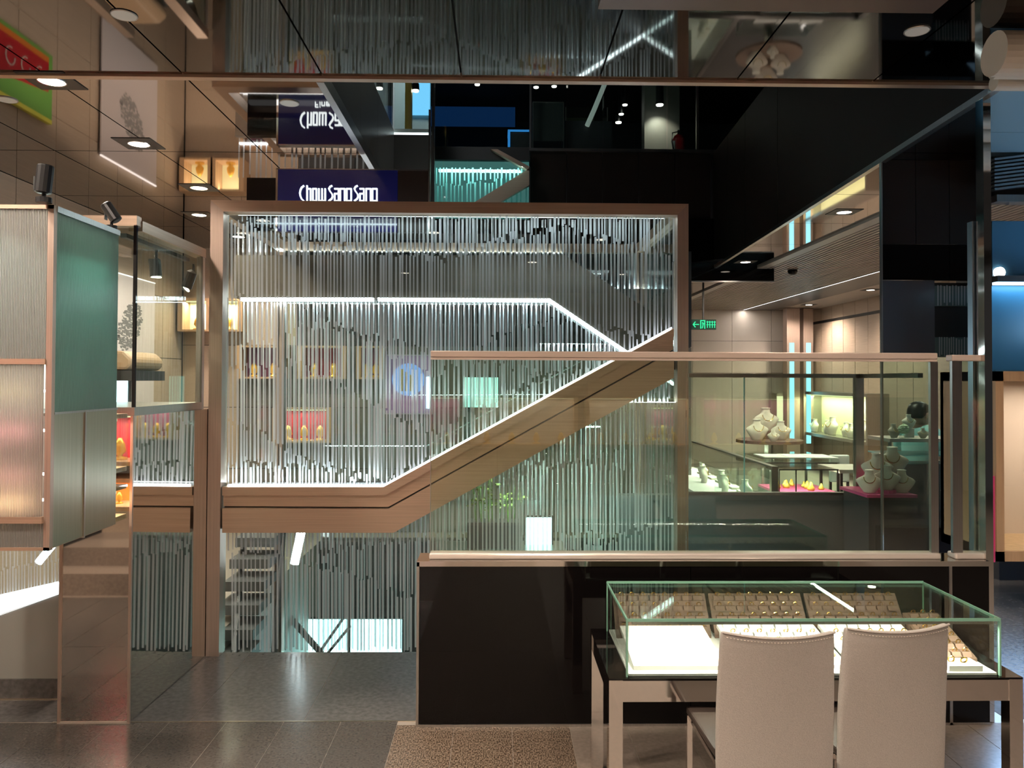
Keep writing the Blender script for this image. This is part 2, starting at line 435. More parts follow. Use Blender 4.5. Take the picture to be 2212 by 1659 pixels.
# upper floor envelope
for nm, lb, gg, mm in (('ceiling_upper', 'dark ceiling of the upper floor', G().box(-4.5, 5, 2.5, 14, 5.75, 5.9), ceil_back),
        ('wall_upper_front', 'dark wall above the near ceiling', G().box(-4.5, 5, 3.3, 3.5, CZ+.3, 5.75), ceil_back),
        ('floor_upper_back', 'dark floor behind the upper window', G().box(-4.5, 5, 9.56, 14, 4.2, 4.36), dark_wall),
        ('floor_upper_left', 'dark floor of the bright upper shop', G().box(-4.5, -.84, 3.59, 9.5, 3.28, 3.48), dark_wall),
        ('wall_upper_rear', 'dark rear wall of the upper floor', G().box(-4.5, 5, 12.6, 12.8, 4.36, 5.75), dark_wall),
        ('wall_upper_end', 'dark left end wall of the upper floor', G().box(-3.9, -3.8, 3.5, 12.6, 3.48, 5.75), dark_wall),
        ('wall_upper_end_right', 'dark right end wall of the upper floor', G().box(4.4, 4.5, 3.5, 12.6, CZ+.32, 5.75), dark_wall),
        ('wall_upper_shop', 'pale wall of the bright upper shop', G().box(-2.6, -.73, 8.4, 8.45, 3.48, 5.7), mat('shop_wall', (.3,.36,.36), .5))):
    tag(part(nm, gg, mm, None), lb, kind='structure')

# upper glazing
w1 = struct('window_1', 'dark upper-floor window at the back', (.95, 9.5, 4.4))
mul = [.385, .83, 1.27, 1.66, 2.05, 2.42]
for a, b in zip(mul[:-1], mul[1:]):
    part('pane', G().box(a+.006, b-.006, 9.5, 9.512, 4.40, 5.74), clear, w1)
for a in (.385, 2.42): part('mullion', G().box(a-.012, a+.012, 9.48, 9.53, 4.40, 5.74), steel, w1)
w2 = struct('window_2', 'blue dark upper-floor window left of the black fascia', (-.1, 9.5, 4.4))
part('pane', G().box(-.8, .37, 9.5, 9.512, 4.40, 5.74), clear, w2)
w3 = struct('window_3', 'bright upper-floor shop window behind the grey fascia', (-.65, 6.0, 3.5))
for a, b in ((-.8, -.69), (-.685, -.515)):
    part('pane', G().box(a, b, 6.01, 6.02, 3.48, 5.5), clear, w3)
part('pane', G().box(-.822, -.81, 3.6, 6.0, 3.51, 5.5), clear, w3)

# right-hand room R -------------------------------------------------
YW, XR = 15.0, 6.0
wf = struct('wall_far', 'beige far wall of the right-hand room', (3.8, YW, 0))
part('backing', G().box(1.4, 6.2, YW+.03, YW+.2, 0, CZ+.03), ceil_back, wf)
for i in range(6):
    x0 = 1.45+i*.76
    for z0, z1 in ((0, 1.75), (1.75, 2.36), (2.36, CZ)):
        part('wall_panel', G().box(x0+.003, x0+.757, YW, YW+.03, z0+.003, z1-.003), beige_l, wf)
wt = struct('wall_right', 'beige panelled right-hand wall with a dark strip', (XR, 11, 0))
part('backing', G().box(XR+.03, XR+.2, 6, YW, 0, CZ+.03), ceil_back, wt)
for i in range(19):
    y0 = 6.2+i*.46
    for z0, z1 in ((0, 2.67), (2.72, CZ)):
        part('wall_panel', G().box(XR, XR+.03, y0+.006, y0+.454, z0, z1), beige, wt)
part('dark_strip', G().box(XR+.005, XR+.03, 6.2, YW, 2.67, 2.72), black_mat, wt)
tag(part('wall_room_left', G().box(1.3, 1.4, 9.6, YW, 0, CZ+.03), dark_wall, None), 'dark left wall of the jewellery room', kind='structure')

# soffit with LED slot over room R
so = struct('trim_1', 'grey ribbed ceiling band with a white light line', (3.9, 9.8, CZ))
BX, BY0, BY1 = 3.12, 4.9, 14.95
part('band_body', G().box(BX+.12, 4.66, BY0, BY1, CZ-.008, CZ+.02), mat('soffit', (.20,.17,.15), .5), so)
part('edge_band', G().box(BX, BX+.12, BY0, BY1, CZ-.022, CZ+.02), mat('soffit_light', (.42,.40,.38), .4), so)
for i in range(26):
    x0 = BX+.135+i*.058
    part('rib', G().box(x0, x0+.038, BY0, BY1, CZ-.022, CZ-.008), mat('rib', (.36,.30,.265), .42) if i == 0 else MATS['rib'], so)
part('light_slot', G().box(4.67, 4.73, BY0, BY1, CZ-.02, CZ), led_soft, so)
part('dark_band', G().box(4.74, 5.3, BY0, BY1, CZ-.02, CZ), mat('slot_side', (.12,.115,.105), .3, .5), so)
part('outer_band', G().box(5.305, 6.0, BY0, BY1, CZ-.02, CZ), mat('room_ceiling', (.40,.34,.29), .4), so)
area('light_slot_lamp', (4.70, (BY0+BY1)/2, CZ-.025), (.05, BY1-BY0), 40, (1,.93,.85), parent=so)

# front/behind-camera shop (outside the frame, seen only in the mirrors)
wb = struct('wall_behind', 'beige shop wall facing the mirrors', (0, -3, 0))
part('backing', G().box(-6, 6, -3.2, -3.03, 0, CZ), ceil_back, wb)
for i in range(10):
    for z0, z1 in ((0, .74), (1.38, CZ)):
        part('wall_panel', G().box(-6+i*1.2+.003, -4.8+i*1.2-.003, -3.03, -3, z0+.003, z1-.003), beige, wb)
# plinth and wall beside the photographer, seen in the mirrored pillar
wp = struct('wall_front_left', 'beige wall with a stone plinth facing the mirrored pillar', (-3.2, 1.3, 0))
part('plinth', G().box(-4.6, -1.6, .9, 1.55, 0, .16), plain_floor, wp)
part('plinth_top', G().box(-4.6, -1.6, .7, 1.30, .16, .30), plain_floor, wp)
for i in range(4):
    part('wall_panel', G().box(-4.6+i*.75+.003, -3.85+i*.75-.003, .6, .7, .30, .75), beige, wp)
part('wall_panel', G().box(-4.6, -1.6, .6, .7, 1.9, CZ), beige, wp)
# ------------------------------------------------------------------ black base wall with glass balustrade
xa, xb = pY(905, 1400, YB)[0], pY(2137, 1250, YB)[0]
zb = pY(1400, 1214, YB)[1]
bw = struct('wall_balustrade', 'glossy black low wall below the glass balustrade', (1.0, YB, 0))
xj = [xa, pY(1492, 1300, YB)[0], pY(2053, 1300, YB)[0], xb]
for a, b in zip(xj[:-1], xj[1:]):
    part('black_panel', G().box(a+.0015, b-.0015, YB, YB+.03, .012, zb-.02), black_gloss, bw)
part('core', G().box(xa, xb, YB+.03, YB+.17, 0, zb-.02), black_mat, bw)
part('end_trim', G().box(xa-.012, xa, YB-.004, YB+.174, 0, zb), steel, bw)
part('joint_strip', G().box(xj[2]-.008, xj[2]+.006, YB-.006, YB, 0, zb-.02), steel, bw)
part('foot_strip', G().box(xa, xb, YB-.006, YB, 0, .012), steel, bw)
part('mirror_cap', G().box(xa-.012, xb, YB-.004, YB+.174, zb-.02, zb+.004), chrome, bw)

br = thing('glass_balustrade', 'bronze railed glass balustrade on the black low wall', 'balustrade', (.9, YB+.07, zb+.004))
YP = YB+.05
x0, x1 = pY(930, 765, YP)[0], pY(2026, 768, YP)[0]
zt0, zt1 = pY(1480, 779, YP)[1], pY(1480, 760, YP)[1]
part('handrail', G().box(x0, x1, YP, YP+.055, zt0+.012, zt1), rail_m, br, bevel=.004)
part('handrail_lip', G().box(x0, x1, YP+.006, YP+.05, zt0, zt0+.011), rail_m, br)
part('bottom_rail', G().box(x0, x1, YP-.02, YP+.055, zb+.004, zb+.032), mat('rail_polished', (.88,.76,.68), .2, .5), br, bevel=.008)
xs = pY(1485, 990, YP)[0]
xp0 = pY(2011, 990, YP)[0]
part('end_post', G().box(xp0, x1, YP, YP+.02, zb+.03, zt0), steel, br)
part('pane', G().box(x0+.002, xs-.002, YP+.02, YP+.032, zb+.03, zt0+.004), bal_glass, br)
part('pane', G().box(xs+.002, xp0, YP+.02, YP+.032, zb+.03, zt0+.004), bal_glass, br)
part('pane_edge', G().box(x0, x0+.003, YP+.02, YP+.032, zb+.03, zt0), steel, br)
br2 = thing('glass_balustrade', 'short glass balustrade beside the steel pillar by the blue area', 'balustrade', (2.2, YB+.07, zb+.004))
x2, x3 = pY(2058, 990, YP)[0], pY(2136, 990, YP)[0]
part('handrail', G().box(x2, x3, YP, YP+.055, zt0+.004, zt1-.008), rail_m, br2, bevel=.004)
part('bottom_rail', G().box(x2, x3, YP-.02, YP+.055, zb+.004, zb+.032), MATS['rail_polished'], br2, bevel=.008)
xq = pY(2079, 990, YP)[0]
part('end_post', G().box(x2, xq, YP, YP+.02, zb+.03, zt0+.004), steel, br2)
part('pane', G().box(xq, x3, YP+.02, YP+.032, zb+.03, zt0+.004), bal_glass, br2)

# ------------------------------------------------------------------ stair enclosure of striped glass
st = thing('stair_enclosure', 'tall bronze framed stair enclosure of white striped glass', 'enclosure', (-.3, YG, 0))
pw = .055
fx0, fx1, fz0, fz1 = rect(466, 440, 1481, 440, YG)
tz1 = pY(970, 441, YG)[1]; tz0 = pY(970, 465, YG)[1]
lx0, lx1 = pY(458, 900, YG)[0], pY(487, 650, YG)[0]
rx0, rx1 = pY(1456, 800, YG)[0], pY(1482, 800, YG)[0]
part('top_beam', G().prism([(lx0, tz1), (rx1, tz1), (rx1-.065, tz0), (lx0+.075, tz0)], YG-.06, YG+.04), bronze, st)
part('frame_post', G().prism([(lx0, tz1), (lx0+.075, tz0), (lx0+.075, 0), (lx0, 0)], YG-.06, YG+.04), bronze_v, st)
part('frame_post', G().prism([(rx1, tz1), (rx1-.065, tz0), (rx1-.065, 0), (rx1, 0)], YG-.06, YG+.04), bronze_v, st)
part('frame_return', G().box(lx0, lx0+.06, YG+.04, 6.0, tz0, tz1), bronze, st)
part('frame_return', G().box(rx1-.065, rx1, YG+.04, 6.0, tz0, tz1), bronze, st)
part('top_beam', G().box(lx0, rx1, 5.97, 6.04, tz0, tz1), bronze, st, label='rear bronze top beam')
part('frame_post', G().box(lx0, lx0+.06, 5.97, 6.04, -1.5, tz1), bronze_v, st)
part('frame_post', G().box(rx1-.065, rx1, 5.97, 6.04, -1.5, tz1), bronze_v, st)
gm = pY(931, 800, YG)[0]
panes = [(lx0+.06, gm-.002), (gm+.002, rx1-.065)]
for a, b in panes:
    part('pane', G().box(a, b, YG, YG+.012, -.02, tz0), clear, st)
    part('rear_pane', G().box(a, b, 5.98, 5.99, -1.5, tz0), clear, st)
part('side_pane', G().box(rx1-.03, rx1-.018, YG+.04, 5.97, -1.0, tz0), clear, st)

def interp(l, x):
    for (x0, y0), (x1, y1) in zip(l[:-1], l[1:]):
        if x <= x1: return y0+(y1-y0)*(x-x0)/(x1-x0)
    return l[-1][1]
def stripes(name, lines, Y, xl, xr, gap, wid, parent, jit=10, m=stripe_m):
    g = G()
    for a, b in zip(lines[:-1], lines[1:]):
        x = xl+random.uniform(0, gap[1]); dens = random.uniform(.85, 1.2)
        while x < xr:
            w = random.choice(wid)
            ya = interp(a, x)+random.uniform(-jit, jit); yb = interp(b, x)+random.uniform(-jit, jit)
            ya, yb = max(ya, lines[0][0][1]), min(yb, lines[-1][0][1])
            if yb > ya+4:
                p = [pY(x, ya, Y), pY(x+w, ya, Y), pY(x+w, yb, Y), pY(x, yb, Y)]
                g.quad(*[(q[0], Y, q[1]) for q in p])
            x += random.uniform(*gap)*dens
    return part(name, g, m, parent, kind='stuff')
fl_lines = [[(480,466),(1460,466)],
    [(480,470),(600,500),(700,525),(960,560),(1100,510),(1220,492),(1460,560)],
    [(480,640),(640,650),(760,720),(930,815),(1090,715),(1200,690),(1460,740)],
    [(480,800),(640,780),(760,850),(930,935),(1200,800),(1460,640+160)],
    [(480,905),(560,930),(640,985),(830,1046),(930,985),(1460,860)],
    [(480,1000),(700,1010),(930,1090),(1460,930)],
    [(480,1190),(620,1205),(760,1240),(905,1300),(1460,1120)],
    [(480,1408),(1460,1408)]]
stripes('front_stripes', fl_lines, YG-.002, 489, 1454, (6.2, 11.5), (2.6,3.2,4,5), st)
bk_lines = [[(480,470),(1460,470)], [(480,545),(930,610),(1220,560),(1460,700)], [(480,760),(700,700),(930,760),(1460,860)],
    [(480,960),(700,1080),(930,1000),(1460,1010)], [(480,1225),(900,1160),(1460,1150)], [(480,1405),(1460,1405)]]
stripes('rear_stripes', bk_lines, 5.97, 512, 1440, (7.5, 14), (2.5,3,4), st, 10, stripe_r)
part('top_light', G().box(lx0+.1, rx1-.1, YG+.08, YG+.13, tz1-.05, tz1-.03), led_soft, st)
area('enclosure_lamp', ((lx0+rx1)/2, YG+.10, tz1-.06), (2.5, .05), 9, COOL, parent=st)

# stair: landing beam and rising stringer (front), parallel stringer at the back, treads
sr = thing('staircase', 'bronze stair stringer rising to the right with lit edge', 'staircase', (-.3, YG-.05, 0))
def band(px_top, px_bot, Y0, Y1, name, m, par, Yp=None):
    Yp = Yp or Y0
    poly = [pY(x, y, Yp) for x, y in px_top] + [pY(x, y, Yp) for x, y in reversed(px_bot)]
    return part(name, G().prism(poly, Y0, Y1), m, par)
T = [(480,1052),(828,1052),(1456,709)]; M1 = [(480,1070),(832,1070),(1456,727)]; M2 = [(480,1098),(838,1100),(1456,758)]; B = [(480,1151),(850,1151),(1456,816)]
YS = YG-.07
band(T, M1, YS+.01, YS+.06, 'upper_lip', bronze, sr)
M2a = [(480,1094.5),(837.4,1096.5),(1456,754.5)]
band(M1, M2a, YS+.03, YS+.06, 'groove_band', bronze, sr, YS+.01)
band(M2a, M2, YS+.05, YS+.06, 'black_shadow_line', black_mat, sr, YS+.01)  # groove's shadow line put in as a black recessed strip
band(M2, B, YS, YS+.06, 'lower_band', bronze, sr)
band([(490,1048),(828,1048.5),(1452,706.5)], [(490,1052),(828,1052),(1452,709)], YS+.02, YS+.05, 'light_edge', led, sr, YS+.01)
# rear stringer
YT = 5.9
T2 = [(505,551),(1220,551),(1456,706)]; B2 = [(505,643),(1188,645),(1456,826)]
rs_m = mat('rear_stringer', (.17,.145,.12), .3, .6)
band(T2, B2, YT, YT+.05, 'rear_stringer', rs_m, sr)
band([(520,643),(806,643)], [(520,650),(806,650)], YT-.01, YT+.04, 'rear_light', led, sr)
band([(816,643),(1188,645),(1456,826)], [(816,650),(1186,652),(1456,833)], YT-.01, YT+.04, 'rear_light', led, sr)
# lamps that go with the light lines, and an added upward fill
def seg_lamp(name, a, b, Y, power, par, target_dz, target_dy):
    (ax, az), (bx, bz) = pY(*a, Y), pY(*b, Y)
    l = math.hypot(bx-ax, bz-az); o = arealook(name, ((ax+bx)/2, Y, (az+bz)/2), ((ax+bx)/2, Y+target_dy, (az+bz)/2+target_dz), (.03, .03), power, COOL, par)
    ang = math.atan2(bz-az, bx-ax)
    o.data.size = l; o.data.size_y = .03
    z = -Vector((0, target_dy, target_dz)).normalized(); x = Vector((math.cos(ang), 0, math.sin(ang))); x = (x - z*x.dot(z)).normalized(); y = z.cross(x)
    o.rotation_euler = Matrix((x, y, z)).transposed().to_euler()
    return o
seg_lamp('rear_light_lamp', (520, 655), (1188, 656), YT+.062, 13, sr, -1, -.02)
seg_lamp('rear_light_lamp', (1190, 660), (1440, 825), YT+.062, 7, sr, -1, -.02)
seg_lamp('light_edge_lamp', (490, 1042), (828, 1042), YS+.12, 7, sr, 1, .12)
seg_lamp('light_edge_lamp', (828, 1042), (1452, 700), YS+.12, 7, sr, 1, .12)
seg_lamp('stringer_up_fill', (515, 545), (1215, 545), YT+.06, 5, sr, 1, -.02)  # added fill for the rear stripes; the stringer top has no light line
seg_lamp('stringer_up_fill', (1225, 548), (1450, 698), YT+.06, 2.5, sr, 1, -.02)
# landing and treads between the stringers
lzx = pY(838, 1110, YS)
part('landing', G().box(lx0+.06, lzx[0], YS+.07, YT, lzx[1]-.1, lzx[1]+.02), dark_wall, sr)
ex, ez = pY(1456, 760, YS)
n = 9
for i in range(n):
    t0, t1 = i/n, (i+1)/n
    xx0, xx1 = lzx[0]+(ex-lzx[0])*t0, lzx[0]+(ex-lzx[0])*t1; zz = lzx[1]+(ez-lzx[1])*(t0+t1)/2
    part('tread', G().box(xx0, xx1+.03, YS+.07, YT, zz-.05, zz), dark_wall, sr)
u0, u1 = pY(1000, 1040, 5.3), pY(1440, 795, 5.3)
arealook('underside_fill', (.5*(u0[0]+u1[0]), 5.3, .5*(u0[1]+u1[1])-.10), (.5*(u0[0]+u1[0])+.1, 5.75, -.2), (.9, .05), 30, (.8,1,.96), sr)  # added fill hidden behind the stringer, brightens the glass below it
# lower flight seen end-on
lf = thing('lower_staircase', 'narrow grey steps seen through the lower striped glass', 'staircase', (-1.55, 5.6, -1.0))
for i in range(7):
    x0, x1, z0, z1 = rect(508, 1162+i*38, 592, 1182+i*38, 5.6)
    part('tread', G().box(x0, x1, 5.6-i*.12, 5.9-i*.12, z0, z1), mat('tread_grey', (.11,.11,.11), .5) if i == 0 else MATS['tread_grey'], lf)
for px in (505, 592):
    a = pY(px, 1150, 5.65); b = pY(px, 1415, 5.0)
    part('stringer', G().tube([(a[0], 5.9, a[1]), (b[0], 5.0, b[1])], .02, 6), dark_wall, lf)
# lit panels of the level below, slanting light and far screens
def panel(name, px0, py0, px1, py1, Y, m, label, cat, frame=None, t=.04):
    x0, x1, z0, z1 = rect(px0, py0, px1, py1, Y)
    th = thing(name, label, cat, ((x0+x1)/2, Y, z0))
    part('face', G().box(x0, x1, Y, Y+.006, z0, z1), m, th)
    part('case', G().box(x0-.01, x1+.01, Y+.006, Y+t, z0-.01, z1+.01), frame or black_mat, th)
    return th
panel('light_box', 632, 1338, 750, 1480, 7.4, screen_cyan, 'glowing white light box low behind the striped glass, left of two', 'light box')
panel('light_box', 757, 1338, 868, 1480, 7.4, screen_cyan, 'glowing white light box low behind the striped glass, beside the black wall', 'light box')
a, b = pY(636, 1218, 5.5), pY(655, 1145, 5.5)
solo('slanting_light', G().tube([(a[0], 5.5, a[1]), (b[0], 5.5, b[1]+.06)], .03, 8), led, 'bright slanting light tube under the bronze landing beam', 'light')
lh = thing('lower_handrail', 'dark V-shaped handrails in front of the low light boxes', 'handrail', (-1.6, 6.6, -2.9))
for (p0, p1) in (((612, 1318), (695, 1412)), ((742, 1335), (688, 1412)), ((757, 1352), (702, 1418))):
    u, v = pY(*p0, 6.8), pY(*p1, 6.8)
    part('rail', G().tube([(u[0], 6.8, u[1]), (v[0], 6.8, v[1])], .028 if p0[0] < 700 else .012, 8), dark_wall, lh)
u = pY(690, 1412, 6.8)
part('post', G().tube([(u[0], 6.8, -3), (u[0], 6.8, u[1])], .025, 8), dark_wall, lh)
panel('blue_round_poster', 833, 768, 933, 893, 8.25, mat('poster_violet', (.32,.2,.34), .4, emit=(.32,.2,.36), es=.25), 'framed violet poster with a pale blue disc behind striped glass', 'poster', steel)
pp = [o for o in C.objects if o.name.startswith('blue_round_poster')][-1]
cxp, czp = pY(882, 820, 8.24)
part('disc', G().prism([(cxp+.17*math.cos(a*.2618), czp+.17*math.sin(a*.2618)) for a in range(24)], 8.235, 8.25), emis('disc_blue', (.3,.45,.95), .9), pp)
part('bright_strip', G().box(cxp+.19, cxp+.235, 8.23, 8.25, czp-.3, czp+.03), screen_cyan, pp)
for i in range(3): part('gold_relief', G().box(cxp-.08+i*.05, cxp-.055+i*.05, 8.22, 8.236, czp-.12, czp+.11-.03*i), gold, pp)
panel('lit_screen', 1000, 815, 1076, 880, 8.25, screen_teal, 'pale teal lit screen behind the striped glass above the stair', 'screen')
panel('lit_screen', 1136, 1118, 1192, 1182, 5.62, screen_cyan, 'white lit screen low behind the balustrade glass', 'screen')
# bench with plants and trays inside the well
bx0, bx1, bz0, bz1 = rect(960, 1185, 1215, 1300, 5.5)
bn = thing('dark_bench', 'dark cabinet behind the balustrade carrying a planter', 'cabinet', ((bx0+bx1)/2, 5.6, -.2))
part('body', G().box(bx0, bx1, 5.4, 5.75, -.2, bz1-.03), dark_wall, bn); part('top', G().box(bx0-.02, bx1+.02, 5.38, 5.77, bz1-.03, bz1), steel, bn)
px0, px1, pz0, pz1 = rect(1010, 1112, 1125, 1185, 5.55)
pl = thing('planter', 'low dark planter of yellow green plants behind glass', 'plant', ((px0+px1)/2, 5.58, bz1))
part('trough', G().box(px0, px1, 5.5, 5.66, bz1, bz1+.18), dark_wall, pl)
for i in range(16):
    x = random.uniform(px0+.03, px1-.03); y = random.uniform(5.52, 5.64); h = random.uniform(.12, .36)
    lean = random.uniform(-.05, .05)
    part('stem', G().tube([(x, y, bz1+.17), (x+lean*.5, y, bz1+.17+h*.6), (x+lean, y, bz1+.17+h)], [.004, .003, .002], 5), green_m, pl)
    gl = G()
    for k in range(5):
        a = random.uniform(0, 6.28); z = bz1+.17+h*random.uniform(.4, 1); q = random.uniform(.02, .04)
        gl.quad((x+lean, y, z), (x+lean+q*math.cos(a)-.008, y+q*math.sin(a), z+.012), (x+lean+1.8*q*math.cos(a), y+1.8*q*math.sin(a), z+.004), (x+lean+q*math.cos(a)+.008, y+q*math.sin(a), z-.006))
    part('leaves', gl, mat('leaf_y', (.2,.26,.05), .5) if i == 0 else MATS['leaf_y'], pl)

# ------------------------------------------------------------------ lit name sign
YN = 4.86
sx0, sx1, sz0, sz1 = rect(600, 367, 858, 500, YN)
sg = thing('shop_sign', 'navy sign with glowing white Chow Sang Sang letters', 'sign', ((sx0+sx1)/2, YN, sz0))
part('panel', G().box(sx0, sx1, YN, YN+.05, sz0, sz1), navy, sg)
part('top_trim', G().box(sx0-.006, pY(925, 370, YN)[0], YN-.004, YN+.05, sz1, sz1+.006), steel, sg)
part('side_trim', G().box(sx0-.012, sx0, YN-.004, YN+.05, sz0, sz1+.006), chrome, sg)
part('side_panel', G().box(sx1+.003, pY(925, 400, YN)[0], YN, YN+.05, sz0, sz1), fascia_m, sg)
part('side_trim', G().box(pY(925, 400, YN)[0]+.001, pY(929, 400, YN)[0], YN-.01, YN+.05, sz0, CZ+.3), steel, sg)
part('dark_side', G().box(pY(533, 400, YN)[0], sx0-.013, YN, YN+.05, sz0, pY(565, 384, YN)[1]), black_gloss, sg)
t, b_ = 408.5, 434.5
def a_(x): return [[(x, t), (x+8.5, t), (x+8.5, b_)], [(x, 419), (x+8.5, 419)], [(x, 419), (x, b_), (x+8.5, b_)]]
def n_(x): return [[(x, b_), (x, t), (x+9.5, t), (x+9.5, b_)]]
def g_(x): return [[(x+9.5, b_), (x, b_), (x, t), (x+9.5, t), (x+9.5, b_+7), (x, b_+7)]]
def S_(x): return [[(x+6.5, 402), (x+2.5, 404), (x, 408.5), (x+2, 413), (x+7, 420), (x+8, 425), (x+6, 430), (x, 434.5)]]
letters = [('C', [[(657, 402), (652, 406), (649.5, 412), (648.5, 418), (649.5, 424), (652, 430), (657, 434.5)]]),
    ('h', [[(664, 402), (664, b_)], [(664, t), (671.5, t), (671.5, b_)]]), ('o', [[(676.5, t), (684, t), (684, b_), (676.5, b_), (676.5, t)]]),
    ('w', [[(689.5, t), (689.5, b_), (703, b_), (703, t)], [(696.3, t), (696.3, b_)]]), ('S', S_(711)), ('a', a_(723.5)), ('n', n_(735.5)), ('g', g_(749.5)),
    ('S', S_(766)), ('a', a_(778)), ('n', n_(791.5)), ('g', g_(805))]
sub = [('F', [[(680, 458), (680, 447), (686, 447)], [(680, 452), (685, 452)]]), ('i', [[(690, 458), (690, 451)], [(690, 447), (690, 448)]]),
    ('n', [[(694, 458), (694, 450.5), (700, 450.5), (700, 458)]]), ('e', [[(710, 458), (704, 458), (704, 450.5), (710, 450.5), (710, 454), (704, 454)]])]
sc_ = lambda p: pY(p[0], p[1], YN)
for ch, strokes in letters + sub:
    g = G(); w = 2.9*YN/F if (ch, strokes) in letters else 1.5*YN/F
    for s_ in strokes: g.stroke([sc_(p) for p in s_], w, YN-.014, YN-.001)
    part('letter', g, sign_white, sg, label='glowing white letter '+ch)

# teal striped glass and bronze brace behind, upper middle
tg = thing('striped_screen', 'teal lit striped glass screen under the upper floor with bronze brace', 'screen', (.0, 9.3, 3.2))
x0, x1, z0, z1 = rect(931, 346, 1143, 470, 9.3)
part('back_panel', G().box(x0, x1, 9.36, 9.38, z0, z1), emis('teal_back', (.09,.25,.24), .5), tg)
part('pane', G().box(x0, x1, 9.3, 9.31, z0, z1), clear, tg)
stripes('stripes', [[(931,362),(1143,362)], [(931,400),(1143,385)], [(931,470),(1143,470)]], 9.295, 932, 1140, (6, 11), (2.5,3,4), tg, 6, frosted('stripe_teal', (.45,.85,.82), .1, .7, .02))
p = [pY(*q, 9.25) for q in ((1020,442),(1143,366),(1143,402),(1075,442))]
part('brace', G().prism(p, 9.2, 9.28), bronze, tg)
p = [pY(*q, 9.25) for q in ((1060,325),(1075,325),(1143,362),(1143,372))]
part('upper_brace', G().prism(p, 9.2, 9.28), bronze, tg)
part('top_panel', G().box(x0, x1, 9.29, 9.4, z1, 4.36), black_mat, tg)
area('teal_lamp', ((x0+x1)/2, 9.2, z1-.1), (1.0, .05), 6, (.5,1,.95), (math.radians(30), 0, 0), tg)
ORD = ('first', 'second', 'third', 'fourth', 'fifth', 'sixth', 'seventh', 'eighth', 'ninth', 'tenth')
# ------------------------------------------------------------------ mirrored pillar and display box on the left
PX1 = pY(281, 1300, 3.71)[0]; PX0 = pY(131, 1300, 3.71)[0]
zb2 = pY(260, 889, 3.73)[1]; zt2 = pY(258, 486, 3.73)[1]
mp_ = thing('mirrored_pillar', 'mirror clad pillar under the glass display box', 'pillar', ((PX0+PX1)/2, 4.1, 0))
part('core', G().box(PX0+.01, PX1-.01, 3.73, 4.6, 0, zb2-.02), black_mat, mp_)
part('front_mirror', G().box(PX0, PX1, 3.71, 3.73, .004, zb2-.02), mirror, mp_)
part('side_mirror', G().prism([(PX1-.012, 3.731), (PX1, 3.731), (lx0-.002, YG-.03), (lx0-.014, YG-.03)], .004, zb2-.02, 'Z'), mirror, mp_)
for x in (PX0, PX1): part('edge_trim', G().box(x-.006, x+.006, 3.704, 3.716, 0, zb2-.02), bronze_v, mp_)
part('foot_trim', G().box(PX0, PX1, 3.703, 3.712, 0, .008), grout, mp_)
# glass display box above it
db = thing('glass_display_box', 'bronze framed glass display box on the mirrored pillar', 'display box', ((PX0+PX1)/2, 4.1, zb2))
X0, X1, YA, YE = pY(235, 700, 3.73)[0]-.35, PX1, 3.73, 4.6
part('base', G().box(X0, X1, YA, YE, zb2-.02, zb2+.02), steel, db)
part('top_frame', G().box(X0, X1, YA, YA+.05, zt2-.005, zt2+.045), bronze, db)
part('top_frame', G().box(X1-.06, X1+.005, YA+.05, YE, zt2-.02, zt2+.03), bronze, db)
part('top_frame', G().box(X0, X0+.05, YA+.05, YE, zt2-.02, zt2+.03), bronze, db)
part('corner_post', G().box(X1-.014, X1, YA, YA+.014, zb2+.02, zt2), black_gloss, db)
part('corner_post', G().box(X1-.035, X1, YE-.035, YE, zb2+.02, zt2), steel, db)
part('corner_post', G().box(X0+.335, X0+.36, YA+.01, YA+.04, zb2+.02, zt2), steel, db)
part('pane', G().box(X0+.36, X1-.014, YA, YA+.008, zb2+.02, zt2), clear, db)
part('pane', G().box(X1-.008, X1, YA+.014, YE-.035, zb2+.02, zt2), glass('box_side_glass', (.86,.92,.86), 1.32), db)
part('light_track', G().box(X1-.10, X1-.07, YA+.05, YE-.05, zt2-.05, zt2-.03), black_mat, db)
# cabinet hung in front with reeded glass
AX1 = pY(109, 1000, 2.9)[0]; AY0, AY1 = 2.9, 3.40
az0, az1 = pY(60, 1190, 2.9)[1], pY(60, 442, 2.9)[1]
ca = thing('reeded_glass_cabinet', 'hanging cabinet of reeded glass glowing warm pink and gold', 'cabinet', (AX1-.3, 3.15, az0))
AXL = AX1-.75
zf = lambda py: pY(60, py, 2.9)[1]
part('frame_post', G().box(AX1-.022, AX1, AY0, AY0+.022, az0, az1), bronze_v, ca)
part('frame_bottom', G().box(AXL, AX1, AY0, AY0+.022, az0, az0+.012), bronze, ca)
part('frame_top', G().box(AXL, AX1, AY0, AY0+.022, az1-.015, az1), bronze, ca)
part('mid_rail', G().box(AXL, AX1-.022, AY0-.006, AY0+.01, zf(787), zf(775)), bronze, ca)
part('low_rail', G().box(AXL, AX1-.022, AY0-.012, AY0+.01, zf(1130), zf(1116)), bronze, ca)
part('upper_pane', G().box(AXL, AX1-.022, AY0+.004, AY0+.012, zf(775), az1-.015), grey_reed, ca)
part('door_pane', G().box(AXL, AX1-.03, AY0-.004, AY0+.004, zf(1116), zf(787)), warm_reed, ca, label='warm lit reeded door')
part('lower_pane', G().box(AXL, AX1-.022, AY0+.004, AY0+.012, az0+.012, zf(1130)), grey_reed, ca)
zs = pX(170, 889, AX1)[1]
ym = pX(183, 1000, AX1)[0]
part('side_pane', G().box(AX1-.012, AX1-.004, AY0+.022, AY1, zs+.004, az1-.02), teal_reed, ca)
part('side_door', G().box(AX1-.012, AX1-.002, AY0+.022, ym-.004, az0+.006, zs-.004), gold_panel, ca)
